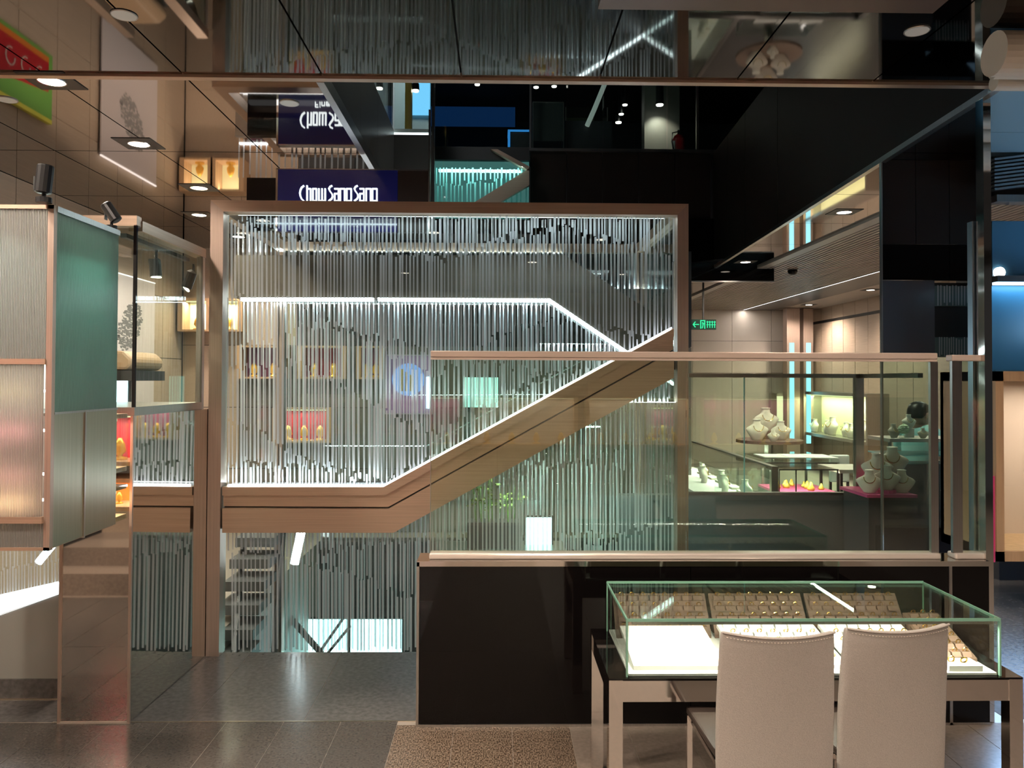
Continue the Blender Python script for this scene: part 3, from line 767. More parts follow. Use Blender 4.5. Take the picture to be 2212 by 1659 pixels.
part('side_door', G().box(AX1-.012, AX1-.002, ym+.004, AY1, az0+.006, zs-.004), gold_panel, ca)
part('door_seam', G().box(AX1-.011, AX1+.003, ym-.004, ym+.004, az0, zs), steel, ca)
part('side_rail', G().box(AX1-.014, AX1+.002, AY0+.02, AY1, zs-.004, zs+.004), steel, ca)
part('top_rail', G().box(AX1-.02, AX1+.003, AY0+.02, AY1, az1-.022, az1), steel, ca)
part('bottom_board', G().box(AXL, AX1-.012, AY0+.022, AY1, az0, az0+.01), bronze, ca)
part('back_board', G().box(AXL, AX1-.02, AY1-.02, AY1, az0+.01, az1), white_m, ca)
part('rear_bracket', G().box(AX1-.5, AX1-.3, AY1, YA+.02, 1.56, 1.68), black_mat, ca)
part('shelf', G().box(AXL, AX1-.02, AY0+.03, AY1-.02, zs-.01, zs), steel, ca)
for z, w, c in ((zf(1085), 1.5, (1,.70,.36)), (zf(1028), .22, (1,.38,.36)), (zf(932), .34, (1,.36,.42)), (zf(845), .14, (1,.88,.36))):
    part('band_light_tube', G().tube([(AXL+.02, AY0+.06, z), (AX1-.05, AY0+.06, z)], .006, 6), lamp_white, ca)
    area('cabinet_lamp', ((AXL+AX1)/2, AY0+.045, z), (.6, .012), w, c, (math.radians(-90), 0, 0), ca)  # added coloured lamps draw the bands of reflected goods on the door
area('cabinet_side_lamp', (AX1-.2, 3.15, az1-.08), (.3, .3), 6, (.75,1,.95), (0, math.radians(20), 0), ca)

# spotlights on the cabinet's top rail / in the display box
def spotlight(label, loc, tilt, rz):
    t = thing('spotlight', label, 'spotlight', loc, rz, 'black spotlights on the left')
    part('foot', G().cyl(0, 0, 0, .02, .028, 12), shade_black, t, local=True)
    part('stem', G().cyl(0, 0, .02, .06, .008, 8), shade_black, t, local=True)
    d = Vector((math.sin(tilt), 0, math.cos(tilt)))
    c = Vector((0, 0, .085)); g = G().tube([tuple(c-d*.05), tuple(c-d*.045), tuple(c+d*.055), tuple(c+d*.06)], [.02, .03, .03, .026], 14)
    part('head', g, shade_black, t, local=True)
    part('bracket', G().box(-.034, -.028, -.012, .012, .05, .1), shade_black, t, local=True)
    return t
p = pX(95, 425, AX1-.02); spotlight('black spotlight standing upright on the cabinet rail, nearer one', (AX1-.02, p[0], az1), .1, 0).scale = (.95,)*3
p = pX(228, 470, AX1-.02); spotlight('black spotlight tilted left at the cabinet rear corner', (AX1-.02, AY1-.03, az1), -.6, 0).scale = (.8,)*3
for i, (px, py) in enumerate(((338, 555), (418, 590))):
    y = pX(px, py, X1-.085)[0]
    t = thing('spotlight', ('black spotlight hanging in the glass box, nearer the front', 'lit spotlight hanging in the glass box, nearer the bronze frame')[i], 'spotlight', (X1-.085, y, zt2-.05), 0, 'black spotlights on the left')
    part('stem', G().cyl(0, 0, -.05, 0, .007, 8), shade_black, t, local=True)
    part('head', G().tube([(0,0,-.04), (-.01,0,-.05), (-.04*i,0,-.14)], [.015, .03, .03], 12), shade_black, t, local=True)
    part('lens', G().tube([(-.04*i,0,-.141), (-.045*i,0,-.145)], .026, 12), lamp_white, t, local=True)
# solid stand-in for the stair's reflection at the far left, under the cabinet
sl = thing('reflected_stair_stand_in', 'solid stand-in for a reflected stair side with lit edge and striped glass', 'stair side', (-2.6, 4.1, 0))
YL = 4.0
q = lambda x, y: pY(x, y, YL)
part('side_panel', G().prism([q(-250, 1419), q(127, 1284), q(127, 1466), q(-250, 1466)], YL, YL+.05), grey_wall, sl)
part('light_edge', G().prism([q(-250, 1343), q(127, 1258), q(127, 1282), q(-250, 1415)], YL-.005, YL+.04), led_soft, sl)
part('pane', G().prism([q(-250, 1100), q(127, 1100), q(127, 1258), q(-250, 1343)], YL+.01, YL+.02), clear, sl)
stripes('stripes', [[(-250,1110),(130,1110)], [(-250,1270),(130,1210)], [(-250,1343),(130,1258)]], YL, -245, 125, (6, 10), (2.5,3,4), sl, 5)
part('base_panel', G().prism([q(-250, 1466), q(127, 1466), q(127, 1512), q(-250, 1512)], YL-.01, YL+.05), smooth_floor, sl)
part('foot_strip', G().prism([q(-250, 1507), q(127, 1507), q(127, 1511), q(-250, 1511)], YL-.02, YL-.01), MATS['strip_metal'], sl)
part('inner_light', G().tube([(q(20,1240)[0], YL+.25, q(20,1240)[1]), (q(72,1185)[0], YL+.25, q(72,1185)[1]+.02)], .02, 8), led, sl)

# posters on the left wall (also seen mirrored overhead)
ps = thing('hanging_poster', 'white hanging poster with a grey ink drawing on the beige wall', 'poster', (XW+.03, 7.0, 1.35))
part('sheet', G().box(XW+.02, XW+.03, 6.5, 7.55, 1.35, 2.5), mat('poster_white', (.74,.66,.66), .6), ps)
part('glowing_top_edge', G().box(XW+.02, XW+.035, 6.5, 7.55, 2.5, 2.51), emis('edge_glow', (1,.9,.85), 1.6), ps)  # top edge only catches light; its brightness is put in as glow
gk = G()
for i in range(420):
    a = random.uniform(0, 6.28); r_ = random.random()**.5; yy = 7.05+.20*r_*math.cos(a)+.1*r_*math.sin(a); zz = 2.06+.22*r_*math.sin(a)
    gk.box(XW+.031, XW+.032+.0001*(i % 9), yy-random.uniform(.004,.03), yy+random.uniform(.004,.03), zz-random.uniform(.002,.01), zz+random.uniform(.002,.01))
part('ink_drawing', gk, mat('ink', (.2,.19,.19), .7), ps)
gp = thing('green_poster', 'green and red framed poster on the beige wall', 'poster', (XW+.03, 5.3, 2.0))
part('sheet', G().box(XW+.02, XW+.05, 4.9, 5.75, 2.0, 2.47), mat('poster_green', (.16,.42,.08), .5), gp)
part('red_field', G().prism([(4.95, 2.07), (5.7, 2.07), (5.7, 2.28), (4.95, 2.38)], XW+.05, XW+.053, 'X'), red_m, gp)
part('orange_band', G().prism([(4.95, 2.03), (5.7, 2.03), (5.7, 2.07), (4.95, 2.07)], XW+.05, XW+.053, 'X'), orange_m, gp)
part('yellow_edge', G().box(XW+.02, XW+.052, 4.9, 5.75, 2.47, 2.5), mat('yellow', (.8,.75,.1), .5), gp)
for i in range(4):
    part('swirl', G().torus((XW+.056, 4.7+i*.28, 1.8+.05*(i % 2)), .09, .008, 14, 5, math.pi/2) if False else G().tube([(XW+.056, 5.08+i*.17+.05*math.cos(a*.5), 2.2+.06*math.sin(a*.5)) for a in range(11)], .005, 5), cream, gp)
# sofa-like lamp shade and dark counter seen through the display box
sf = thing('padded_canopy', 'brown padded canopy over a dark counter behind the display box', 'canopy', (-2.9, 6.2, 0))
x0, x1, z0, z1 = rect(180, 757, 313, 800, 5.4)
part('canopy', G().prism([(x0, z0), (x1-.03, z0), (x1, z0+.03), (x1, z1-.06), (x1-.05, z1-.01), (x0, z1)], 5.2, 5.7), mat('canopy', (.36,.23,.13), .5), sf, bevel=.02)
part('counter_board', G().box(x0, x1+.01, 5.2, 5.7, z0-.07, z0-.002), black_mat, sf)
part('leg', G().box(x0+.05, x0+.12, 5.4, 5.5, 0, z0-.07), black_mat, sf)
panel('portrait_light_box', 246, 822, 275, 874, 5.35, screen_cyan, 'pale blue lit portrait panel under the padded canopy', 'light box')

# ------------------------------------------------------------------ ceiling fittings
def downlight(label, x, y, power, group='square recessed downlights'):
    t = thing('downlight', label, 'downlight', (x, y, CZ-.004), 0, group)
    part('plate', G().box(-.11, .11, -.11, .11, .001, .004), black_mat, t, local=True)
    part('lamp', G().cyl(0, 0, -.002, 0, .055, 20), lamp_warm, t, local=True)
    part('ring', G().torus((0,0,0), .060, .004, 20, 6), chrome, t, local=True)
    spot('lamp_light', (x, y, CZ-.04), (x+.001, y, 0), power, WARM, 150, .7, .06, t)
    return t
for i, (px, py) in enumerate(((112, 174), (300, 310), (430, 405))):
    x, y = pZ(px, py, CZ)
    downlight(('bright square downlight at the left edge of the mirrored ceiling', 'bright square downlight over the mirrored white poster', 'bright square downlight nearest the shop sign')[i], x, y, 85)
for i, (x, y) in enumerate(((-2.03, 2.5), (-2.4, 1.9), (-.6, 2.0), (1.0, 1.7), (2.0, 2.2), (.4, .2), (-1.2, -.8), (1.6, -.8))):
    downlight(ORD[i]+' square downlight in the near ceiling above the camera', x, y, 130 if i < 2 else 85)
for i, (px, py, l) in enumerate(((268, 32, 'round white ceiling speaker at top left'), (1981, 66, 'round white ceiling speaker at top right'), (15, 215, 'small round ceiling disc by the green poster'), (625, 222, 'small round ceiling disc beside the mirrored sign'))):
    x, y = pZ(px, py, CZ)
    s = thing('ceiling_speaker', l, 'speaker', (x, y, CZ-.012))
    part('rim', G().torus((0,0,.010), .046, .003, 20, 6), steel, s, local=True)
    part('grille', G().cyl(0, 0, .008, .012, .044, 20), white_m, s, local=True)
# bronze beam across the top right
bx = pZ(1290, 8, CZ); by = pZ(1950, 16, CZ)
tb = solo('bronze_ceiling_beam', G().box(bx[0], by[0]+.1, bx[1]-.25, bx[1]-.02, CZ-.03, CZ-.001), mat('beam_dark', (.16,.11,.09), .4, .6), 'dark bronze beam across the top right of the ceiling', 'beam')

# ------------------------------------------------------------------ black pillar on the right with tinted glass foot
YC = 4.8
cx0, cx1 = pY(1906, 700, YC)[0], pY(2128, 700, YC)[0]
cp = thing('black_pillar', 'tall black panelled pillar at the right of the opening', 'pillar', ((cx0+cx1)/2, YC+.1, 0))
zc = pY(2010, 605, YC)[1]; zm = pY(2010, 528, YC)[1]
zg = pY(2010, 770, YC)[1]
for a, b in ((cx0, cx0+.21), (cx0+.213, cx0+.42), (cx0+.423, cx1)):
    part('black_panel', G().box(a, b, YC, YC+.03, zm+.002, CZ-.002), fascia_m, cp)
    part('lower_panel', G().box(a, b, YC, YC+.03, zc, zm-.001), black_gloss, cp)
gx = pY(2021, 680, YC)[0]
part('reflected_grey_panel', G().box(cx0, gx, YC+.01, YC+.03, zg, zc-.002), mat('slate_reflection', (.065,.075,.095), .35), cp)  # stands in for a grey box reflected in the pillar
part('black_niche', G().box(gx, cx1, YC+.12, YC+.14, zg, zc-.002), black_mat, cp)
for (pa, pb) in ((616, 660), (728, 770)):  # stand-ins for striped glass reflected in the pillar
    x0, x1, z0, z1 = rect(2022, pa, 2100, pb, YC+.05)
    part('stripe_back', G().box(x0, x1, YC+.09, YC+.1, z0, z1), mat('slate_teal', (.08,.13,.13), .4) if pa == 616 else MATS['slate_teal'], cp)
    stripes('stripes', [[(2022,pa),(2100,pa)], [(2022,pb),(2100,pb)]], YC+.05, 2023, 2099, (4.5, 8), (2,2.5,3), cp, 8)
part('foot_glass', G().box(cx0, cx1, YC, YC+.012, 0.7, zg-.002), tint_glass, cp)
part('edge_strip', G().box(cx0-.006, cx0+.002, YC-.005, YC+.02, 0, CZ), steel, cp)
part('foot_wall', G().box(cx0, cx1, YC, YC+.1, 0, .7), black_gloss, cp)
# slim steel pillar at the end of the balustrade
sp_ = thing('steel_pillar', 'slim steel pillar ending the balustrade by the blue area', 'pillar', (2.2, 3.78, 0))
a0, a1 = pY(2102, 850, 3.75)[0], pY(2137, 850, 3.75)[0]
part('wide_fin', G().box(a0, a1, 3.75, 3.79, zb+.03, pY(2120, 478, 3.75)[1]), mat('steel_blue_reflection', (.34,.43,.52), .3, 1, noise=((160,160,2), .1)), sp_)  # blue reflection put into the steel's colour
b0 = pY(2119, 400, 3.70)[0]
part('mirror_edge', G().box(b0, b0+.036, 3.68, 3.74, 0, CZ-.015), chrome, sp_)

# ------------------------------------------------------------------ far side of the balustrade (beyond the opening)
YF = 5.72
fx0, fx1 = pY(1488, 940, YF)[0], pY(1858, 940, YF)[0]
zfb, zft = pY(1670, 1070, YF)[1], pY(1670, 807, YF)[1]
wfb = struct('wall_balustrade_far', 'dark grey low wall beyond the opening', ((fx0+fx1)/2, YF, 0))
part('face', G().box(fx0-.5, fx1+.1, YF, YF+.1, -.3, zfb), mat('slate_face', (.085,.09,.092), .35), wfb)
bf = thing('glass_balustrade', 'glass balustrade on the far side in front of the jewellery room', 'balustrade', ((fx0+fx1)/2, YF, zfb))
part('top_rail', G().box(fx0, fx1, YF, YF+.05, zft-.03, zft), steel, bf)
part('bottom_rail', G().box(fx0, fx1, YF, YF+.05, zfb, zfb+.02), steel, bf)
xm = pY(1610, 940, YF)[0]
part('pane', G().box(fx0, xm-.003, YF+.02, YF+.03, zfb+.02, zft-.03), clear, bf)
part('pane', G().box(xm+.003, fx1-.03, YF+.02, YF+.03, zfb+.02, zft-.03), clear, bf)
part('pane_edge', G().box(xm-.003, xm+.003, YF+.018, YF+.032, zfb+.02, zft-.03), mat('pane_edge', (.3,.6,.6), .2), bf)
part('end_post', G().box(fx1-.03, fx1+.03, YF, YF+.05, zfb, zft), steel, bf)
part('return_rail', G().prism([(fx1, YF), (cx0+.3, YC+.15), (cx0+.35, YC+.18), (fx1+.05, YF+.02)], zft-.03, zft, 'Z'), steel, bf)

# ------------------------------------------------------------------ jewellery room on the right
def make_bust(m, necklace=gold):
    t = thing('necklace_bust', None, 'bust', (0,0,0))
    part('torso', G().loft([(0,.045,.034,0,.01), (.01,.05,.034,0,.008), (.05,.078,.036,0,.0), (.09,.102,.036,0,.004), (.105,.104,.033,0,.008), (.122,.085,.031,0,.012), (.138,.052,.03,0,.016), (.152,.036,.03,0,.018), (.185,.031,.030,0,.02)], 18), m, t, local=True, smooth=True)
    part('neck_cap', G().cyl(0, .02, .185, .192, .036, 18), bust_w, t, local=True)
    part('necklace', G().tube([(.045*math.cos(a), -.034-.012*math.sin(a)*-1, .135-.05*abs(math.sin(a))) for a in [math.pi*k/10+math.pi for k in range(11)]], .0035, 5), necklace, t, local=True)
    return t
bust_a = make_bust(bust_m); bust_b = make_bust(bust_w)
def put(proto, used, loc, rz, label, group, scale=1.):
    o = proto if not used else copy_tree(proto)
    o.location = loc; o.rotation_euler = (0, 0, rz); o.scale = (scale,)*3; o['label'] = label; o['group'] = group
    return o
used_a = used_b = False

# long counter
c0 = pZ(1676, 1008, .9); c1 = pZ(1487, 962, .9)
ct = thing('display_counter', 'long glass jewellery counter with a steel front rail', 'counter', (c0[0], (c0[1]+c1[1])/2, 0))
xr = c0[0]; ya, yb_ = c0[1], c1[1]+.6
part('plinth', G().box(xr-.5, xr-.04, ya+.1, yb_, 0, .5), mat('green_slate', (.03,.06,.05), .3), ct)
part('tray_floor', G().box(xr-.5, xr, ya, yb_, .56, .60), white_m, ct)
part('top_rail', G().box(xr-.03, xr+.02, ya, yb_, .87, .9), steel, ct)
part('corner_post', G().box(xr-.035, xr+.02, ya, ya+.05, .5, .87), steel, ct)
part('front_pane', G().box(xr-.004, xr, ya+.05, yb_, .6, .87), case_glass, ct)
part('end_pane', G().box(xr-.5, xr-.035, ya, ya+.006, .6, .87), case_glass, ct)
part('top_pane', G().box(xr-.5, xr-.03, ya, yb_, .885, .893), case_glass, ct)
part('bottom_rail', G().box(xr-.02, xr+.02, ya, yb_, .5, .56), steel, ct)
area('counter_lamp', (xr-.05, (ya+yb_)/2, .86), (.03, yb_-ya-.2), 14, (1,.97,.8), (0, math.radians(-25), 0), ct)
for i in range(6):
    put(bust_b, used_b, (xr-.16-.08*(i % 2), ya+.25+i*.35, .60), math.pi/2+.3*(-1)**i, ORD[i]+' white bust from the near end of the long counter', 'busts in the long counter', .85); used_b = True
    solo('jewel_pad', G().box(xr-.12, xr-.03, ya+.1+i*.35, ya+.32+i*.35, .601, .62), cream, ORD[i]+' cream pad from the near end of the long counter', 'pad', 'pads in the long counter')
# group of busts on a table, middle
tz = 1.0
tx = pY(1662, 950, 8.0)[0]
tt = thing('bust_table', 'dark round table carrying the beige busts', 'table', (tx, 8.0, 0))
part('top', G().cyl(tx, 8.0, tz-.03, tz, .33, 24), brown_tray, tt); part('pedestal', G().cyl(tx, 8.0, .02, tz-.03, .05, 12), steel, tt); part('foot', G().cyl(tx, 8.0, 0, .02, .2, 20), steel, tt)
for i, (px, dy, s, dz, l) in enumerate(((1636, -.12, 1.1, 0, 'left'), (1656, .1, 1.25, .08, 'tallest'), (1688, -.05, 1.0, 0, 'right'), (1671, -.25, .6, 0, 'small front'))):
    x = pY(px, 930, 8.0+dy)[0]
    put(bust_a, used_a, (x, 8.0+dy, tz+dz), 0, {'left': 'beige necklace bust at the left of the table group', 'tallest': 'tallest beige necklace bust in the middle of the group', 'right': 'beige necklace bust at the right of the table group', 'small front': 'small beige bust in front of the tall one'}[l], 'beige busts on the round table', s); used_a = True
    if dz: solo('bust_riser', G().cyl(x, 8.0+dy, tz, tz+dz, .07, 16), brown_tray, 'round riser lifting the tallest beige bust', 'riser')
# table with open catalogue
tc = pZ(1705, 985, .9)
gtb = thing('glass_table', 'glass topped table with white catalogue sheets', 'table', (tc[0], tc[1], 0))
tx0, tx1, ty0, ty1 = tc[0]-.36, tc[0]+.34, tc[1]-.30, tc[1]+.45
part('top', G().box(tx0, tx1, ty0, ty1, .87, .9), case_glass, gtb)
for x in (tx0, tx1-.02):
    for y in (ty0, ty1-.02): part('leg', G().box(x, x+.02, y, y+.02, 0, .87), steel, gtb)
part('apron', G().box(tx0, tx1, ty0, ty0+.015, .83, .87), black_mat, gtb)
for i in range(3):
    x = tc[0]-.28+i*.22
    solo('catalogue_sheet', G().prism([(x, tc[1]-.15-.02*i), (x+.21, tc[1]-.18-.02*i), (x+.21, tc[1]+.14), (x, tc[1]+.17)], .901, .905, 'Z'), mat('paper', (.95,.93,.88), .5) if i == 0 else MATS['paper'], ('white catalogue sheet at the left of the glass table', 'white catalogue sheet in the middle of the glass table', 'white catalogue sheet at the right of the glass table')[i], 'paper')
spot('table_fill', (tc[0], tc[1], 2.75), (tc[0], tc[1], .9), 130, (1,.95,.8), 70, .5, .05)  # added fill to brighten the white sheets, without a fixture
# low case with pink floor and gold
lc = pZ(1700, 1060, .68)
lcs = thing('pink_display_case', 'low glass case with a pink floor and gold pieces', 'display case', (lc[0], lc[1], 0))
lx0_, lx1_, ly0, ly1 = xr+.05, pY(1800, 1040, lc[1])[0], lc[1]-.1, lc[1]+.42
part('plinth', G().box(lx0_, lx1_, ly0, ly1, 0, .66), MATS['green_slate'], lcs)
part('floor', G().box(lx0_, lx1_, ly0, ly1, .66, .68), pink_m, lcs)
part('front_pane', G().box(lx0_, lx1_, ly0, ly0+.006, .68, .86), case_glass, lcs)
part('top_pane', G().box(lx0_, lx1_, ly0, ly1, .86, .866), case_glass, lcs)
for x in (lx0_, lx0_+.14, lx1_-.01): part('edge', G().box(x, x+.008, ly0-.003, ly0+.008, .66, .87), black_mat, lcs)
part('edge', G().box(lx0_, lx1_, ly0-.003, ly0+.008, .862, .872), black_mat, lcs)
area('case_lamp', ((lx0_+lx1_)/2, ly0+.05, .85), (.5, .03), 3, (1,.95,.8), (math.radians(20), 0, 0), lcs)
for i in range(9):
    x = random.uniform(lx0_+.04, lx1_-.06); y = ly0+random.uniform(.05, .4); s = random.uniform(.02, .035)
    g = G().loft([(.68, s*.8, s*.8, x, y), (.68+s*.5, s, s*.9, x, y), (.68+s*1.2, s*.5, s*.5, x, y), (.68+s*1.8, s*.35, s*.35, x, y), (.68+s*2.1, s*.1, s*.1, x, y)], 8)
    solo('gold_ornament', g, gold_satin, ORD[i]+' small gold ornament in the pink floored case', 'ornament', 'gold ornaments in the pink case', smooth=True)
# lit niche in the right wall
ny0, ny1 = 8.25, 9.55
nz0, nz1 = .98, 1.44
nc = thing('wall_niche', 'lit yellow display niche in the right-hand wall', 'niche', (6.0, 12.6, 1.0))
NX = XR-.04
ny1, _ = pX(1772, 900, NX); ny0, _ = pX(1912, 900, NX)
nz1 = pX(1830, 854, NX)[1]; nz0 = pX(1830, 942, NX)[1]
part('back', G().box(XR-.015, XR-.002, ny0, ny1, nz0, nz1), mat('niche_back', (.75,.72,.45), .5, emit=(.9,.85,.45), es=.35), nc)
for z in (nz0-.05, nz1): part('frame', G().box(XR-.34, XR-.002, ny0-.05, ny1+.05, z, z+.05), steel, nc)
for y in (ny0-.05, ny1): part('frame', G().box(XR-.34, XR-.002, y, y+.05, nz0, nz1), steel, nc)
part('light_bar', G().box(XR-.3, XR-.25, ny0, ny1, nz1-.015, nz1), niche_light, nc)
area('niche_lamp', (XR-.2, (ny0+ny1)/2, nz1-.03), (.1, ny1-ny0), 30, (1,.95,.65), parent=nc)
for i in range(7):
    y = ny0+.1+(ny1-ny0-.2)*i/6
    put(bust_b, True, (XR-.2+.07*(i % 2), y, nz0+.001), -math.pi/2+.2*(-1)**i, ORD[i]+' white bust from the pillar in the lit wall niche', 'white busts in the lit wall niche', 1.25+.4*(i % 3 == 1))
# narrow lit niche and blue columns on the far wall
nx0, nx1, nz0_, nz1_ = rect(1676, 856, 1696, 945, YW-.1)
nn = thing('slim_niche', 'slim yellow lit niche on the far wall', 'niche', ((nx0+nx1)/2, YW-.1, nz0_))
part('back', G().box(nx0, nx1, YW-.07, YW-.01, nz0_, nz1_), niche_light, nn)
part('frame', G().box(nx0-.1, nx0, YW-.15, YW-.002, nz0_-.1, nz1_+.06), steel, nn); part('frame', G().box(nx1, nx1+.1, YW-.15, YW-.002, nz0_-.1, nz1_+.06), steel, nn)
for i, (pa, pb) in enumerate(((1700, 1728), (1736, 1757))):
    x0, x1, _, _ = rect(pa, 800, pb, 900, 14.4)
    cl = thing('steel_column', ('steel column with a cyan light line beside the slim niche', 'steel column with a cyan light line at the wall corner')[i], 'column', ((x0+x1)/2, 14.4, 0))
    part('shaft', G().box(x0, x1, 14.4, 14.6, 0, CZ-.03), bronze_v, cl)
    part('light_line', G().box(x0+.05, x0+.13, 14.385, 14.4, .45, 2.3), cyan_led, cl)
# exit sign under the soffit end
ex0, ex1, ez0, ez1 = rect(1493, 690, 1547, 712, 9.6)
es_ = thing('exit_sign', 'green lit exit sign hanging under the soffit', 'sign', ((ex0+ex1)/2, 9.6, ez0))
part('box', G().box(ex0, ex1, 9.6, 9.64, ez0, ez1), mat('exit_back', (.01,.03,.02), .3), es_)
ew, eh = ex1-ex0, ez1-ez0
part('arrow', G().stroke([(ex0+.30*ew, ez0+.5*eh), (ex0+.08*ew, ez0+.5*eh), (ex0+.16*ew, ez0+.75*eh)], .012, 9.592, 9.6).stroke([(ex0+.08*ew, ez0+.5*eh), (ex0+.16*ew, ez0+.25*eh)], .012, 9.592, 9.6), exit_em, es_)
part('door_symbol', G().stroke([(ex0+.38*ew, ez0+.12*eh), (ex0+.38*ew, ez0+.88*eh), (ex0+.54*ew, ez0+.88*eh), (ex0+.54*ew, ez0+.12*eh)], .012, 9.592, 9.6), exit_em, es_)
part('running_figure', G().stroke([(ex0+.44*ew, ez0+.15*eh), (ex0+.47*ew, ez0+.45*eh), (ex0+.45*ew, ez0+.7*eh), (ex0+.5*ew, ez0+.55*eh)], .01, 9.59, 9.6), exit_em, es_)
gch = G()
for i in range(4):
    xx = ex0+(.62+.095*i)*ew
    gch.stroke([(xx, ez0+.75*eh), (xx+.06*ew, ez0+.75*eh)], .009, 9.592, 9.6).stroke([(xx+.03*ew, ez0+.82*eh), (xx+.03*ew, ez0+.2*eh)], .009, 9.592, 9.6).stroke([(xx, ez0+.48*eh), (xx+.06*ew, ez0+.48*eh)], .009, 9.592, 9.6)
part('characters', gch, exit_em, es_)
part('hanger', G().box((ex0+ex1)/2-.01, (ex0+ex1)/2+.01, 9.61, 9.63, ez1, CZ), black_mat, es_)
# dome camera
dx, dy = pZ(1712, 578, CZ)
dc = thing('dome_camera', 'small dome camera on the grey soffit', 'camera', (dx, dy, CZ-.09))
part('mount', G().cyl(dx, dy, CZ-.03, CZ, .07, 18), steel, dc); part('dome', G().loft([(CZ-.03,.06,.06,dx,dy), (CZ-.055,.058,.058,dx,dy), (CZ-.08,.04,.04,dx,dy), (CZ-.09,.015,.015,dx,dy)], 18), black_gloss, dc, smooth=True)
# white stool-like chair and small table
wx0, wx1, wz0, wz1 = rect(1824, 990, 1868, 1022, 7.0)
wc = thing('white_chair', 'white backed chair at the small table in the jewellery room', 'chair', ((wx0+wx1)/2, 7.1, 0))
part('backrest', G().box(wx0, wx1, 7.3, 7.34, wz0-.12, wz1), white_m, wc, bevel=.01); part('seat', G().box(wx0, wx1, 7.0, 7.34, .42, .46), white_m, wc)
for x in (wx0, wx1-.02):
    part('leg', G().box(x, x+.02, 7.0, 7.02, 0, .42), chrome, wc); part('leg', G().box(x, x+.02, 7.31, 7.33, 0, wz0-.1), chrome, wc)
sx0_, sx1_, _, sz1_ = rect(1803, 1012, 1905, 1022, 6.6)
stb = thing('side_table', 'small dark table before the white chair', 'table', ((sx0_+sx1_)/2, 6.7, 0))
part('top', G().box(sx0_, sx1_, 6.5, 6.95, sz1_-.03, sz1_), beige_l, stb)
for x in (sx0_+.01, sx1_-.03):
    for y in (6.51, 6.92): part('leg', G().box(x, x+.02, y, y+.02, 0, sz1_-.03), black_mat, stb)
# reflected beige busts built as solid ones on an added pink stand
bz_ = pY(1900, 1062, 5.35)[1]
pst = thing('pink_stand', 'added dark stand with a pink top for busts reflected beside the pillar', 'stand', (2.7, 5.4, 0))
xs0, xs1 = pY(1858, 1060, 5.3)[0], pY(1965, 1060, 5.3)[0]
part('top', G().box(xs0, xs1, 5.2, 5.62, bz_-.02, bz_), pink_m, pst); part('body', G().box(xs0+.02, xs1-.02, 5.22, 5.6, 0, bz_-.02), dark_wall, pst)
for i, (px, y, dz, s, l) in enumerate(((1878, 5.3, .0, .8, 'front left'), (1895, 5.45, .06, 1.0, 'rear left'), (1915, 5.3, .02, .85, 'front middle'), (1928, 5.5, .1, 1.0, 'rear right'), (1948, 5.3, 0, .8, 'front right'))):
    put(bust_a, True, (pY(px, 1030, y)[0], y, bz_+dz), -.4, 'beige bust on the pink stand, '+l+' one', 'beige busts on the pink stand', s)
    if dz: solo('bust_riser', G().cyl(pY(px, 1030, y)[0], y, bz_, bz_+dz, .06, 14), pink_m, 'pink riser under the '+l+' bust on the stand', 'riser')
# counter seen through the tinted glass, with busts, flowers and an attendant
kx0, kx1 = pY(1915, 950, 5.9)[0], pY(2110, 950, 5.9)[0]
kz = pY(2000, 947, 5.9)[1]
kc = thing('service_counter', 'glass service counter behind the tinted pillar glass', 'counter', ((kx0+kx1)/2, 6.0, 0))
part('top', G().box(kx0, kx1, 5.85, 6.2, kz-.025, kz), beige_l, kc)
part('glass_shelf', G().box(kx0, kx1, 5.85, 6.2, kz-.13, kz-.12), MATS['pane_edge'], kc)
part('body', G().box(kx0, kx1, 5.95, 6.2, 0, kz-.2), dark_wall, kc)
part('post', G().box(kx0, kx0+.02, 5.86, 5.88, 0, kz-.025), steel, kc); part('post', G().box(kx1-.02, kx1, 5.86, 5.88, 0, kz-.025), steel, kc)
put(bust_b, True, (pY(1964, 930, 6.0)[0], 6.0, kz+.07), 0, 'white necklace bust on a riser on the service counter', 'busts on the service counter', .55)
solo('bust_riser', G().cyl(pY(1964, 930, 6.0)[0], 6.0, kz, kz+.07, .035, 14), white_m, 'white riser on the service counter', 'riser')
put(bust_a, True, (pY(1932, 930, 5.95)[0], 5.95, kz), .3, 'beige bust at the left end of the service counter', 'busts on the service counter', .55)
put(bust_a, True, (pY(1994, 930, 5.92)[0], 5.92, kz), -.2, 'small beige bust before the attendant', 'busts on the service counter', .4)
fxp = pY(1955, 925, 5.88)
fw = thing('flower_ball', 'white flower ball in a small glass on the counter', 'flowers', (fxp[0], 5.9, kz))
part('vase', G().cyl(fxp[0], 5.9, kz, kz+.05, .03, 12), clear, fw)
gfl = G()
for k in range(60):
    a, c = random.uniform(0, 6.28), random.uniform(-1, 1); s = math.sqrt(1-c*c); r_ = .032
    x, y, z = fxp[0]+r_*s*math.cos(a), 5.9+r_*s*math.sin(a), kz+.07+r_*c
    gfl.loft([(z-.008,.006,.006,x,y), (z,.012,.012,x,y), (z+.008,.005,.005,x,y)], 6)
part('petals', gfl, mat('petal', (.7,.85,.6), .6), fw, kind='stuff')

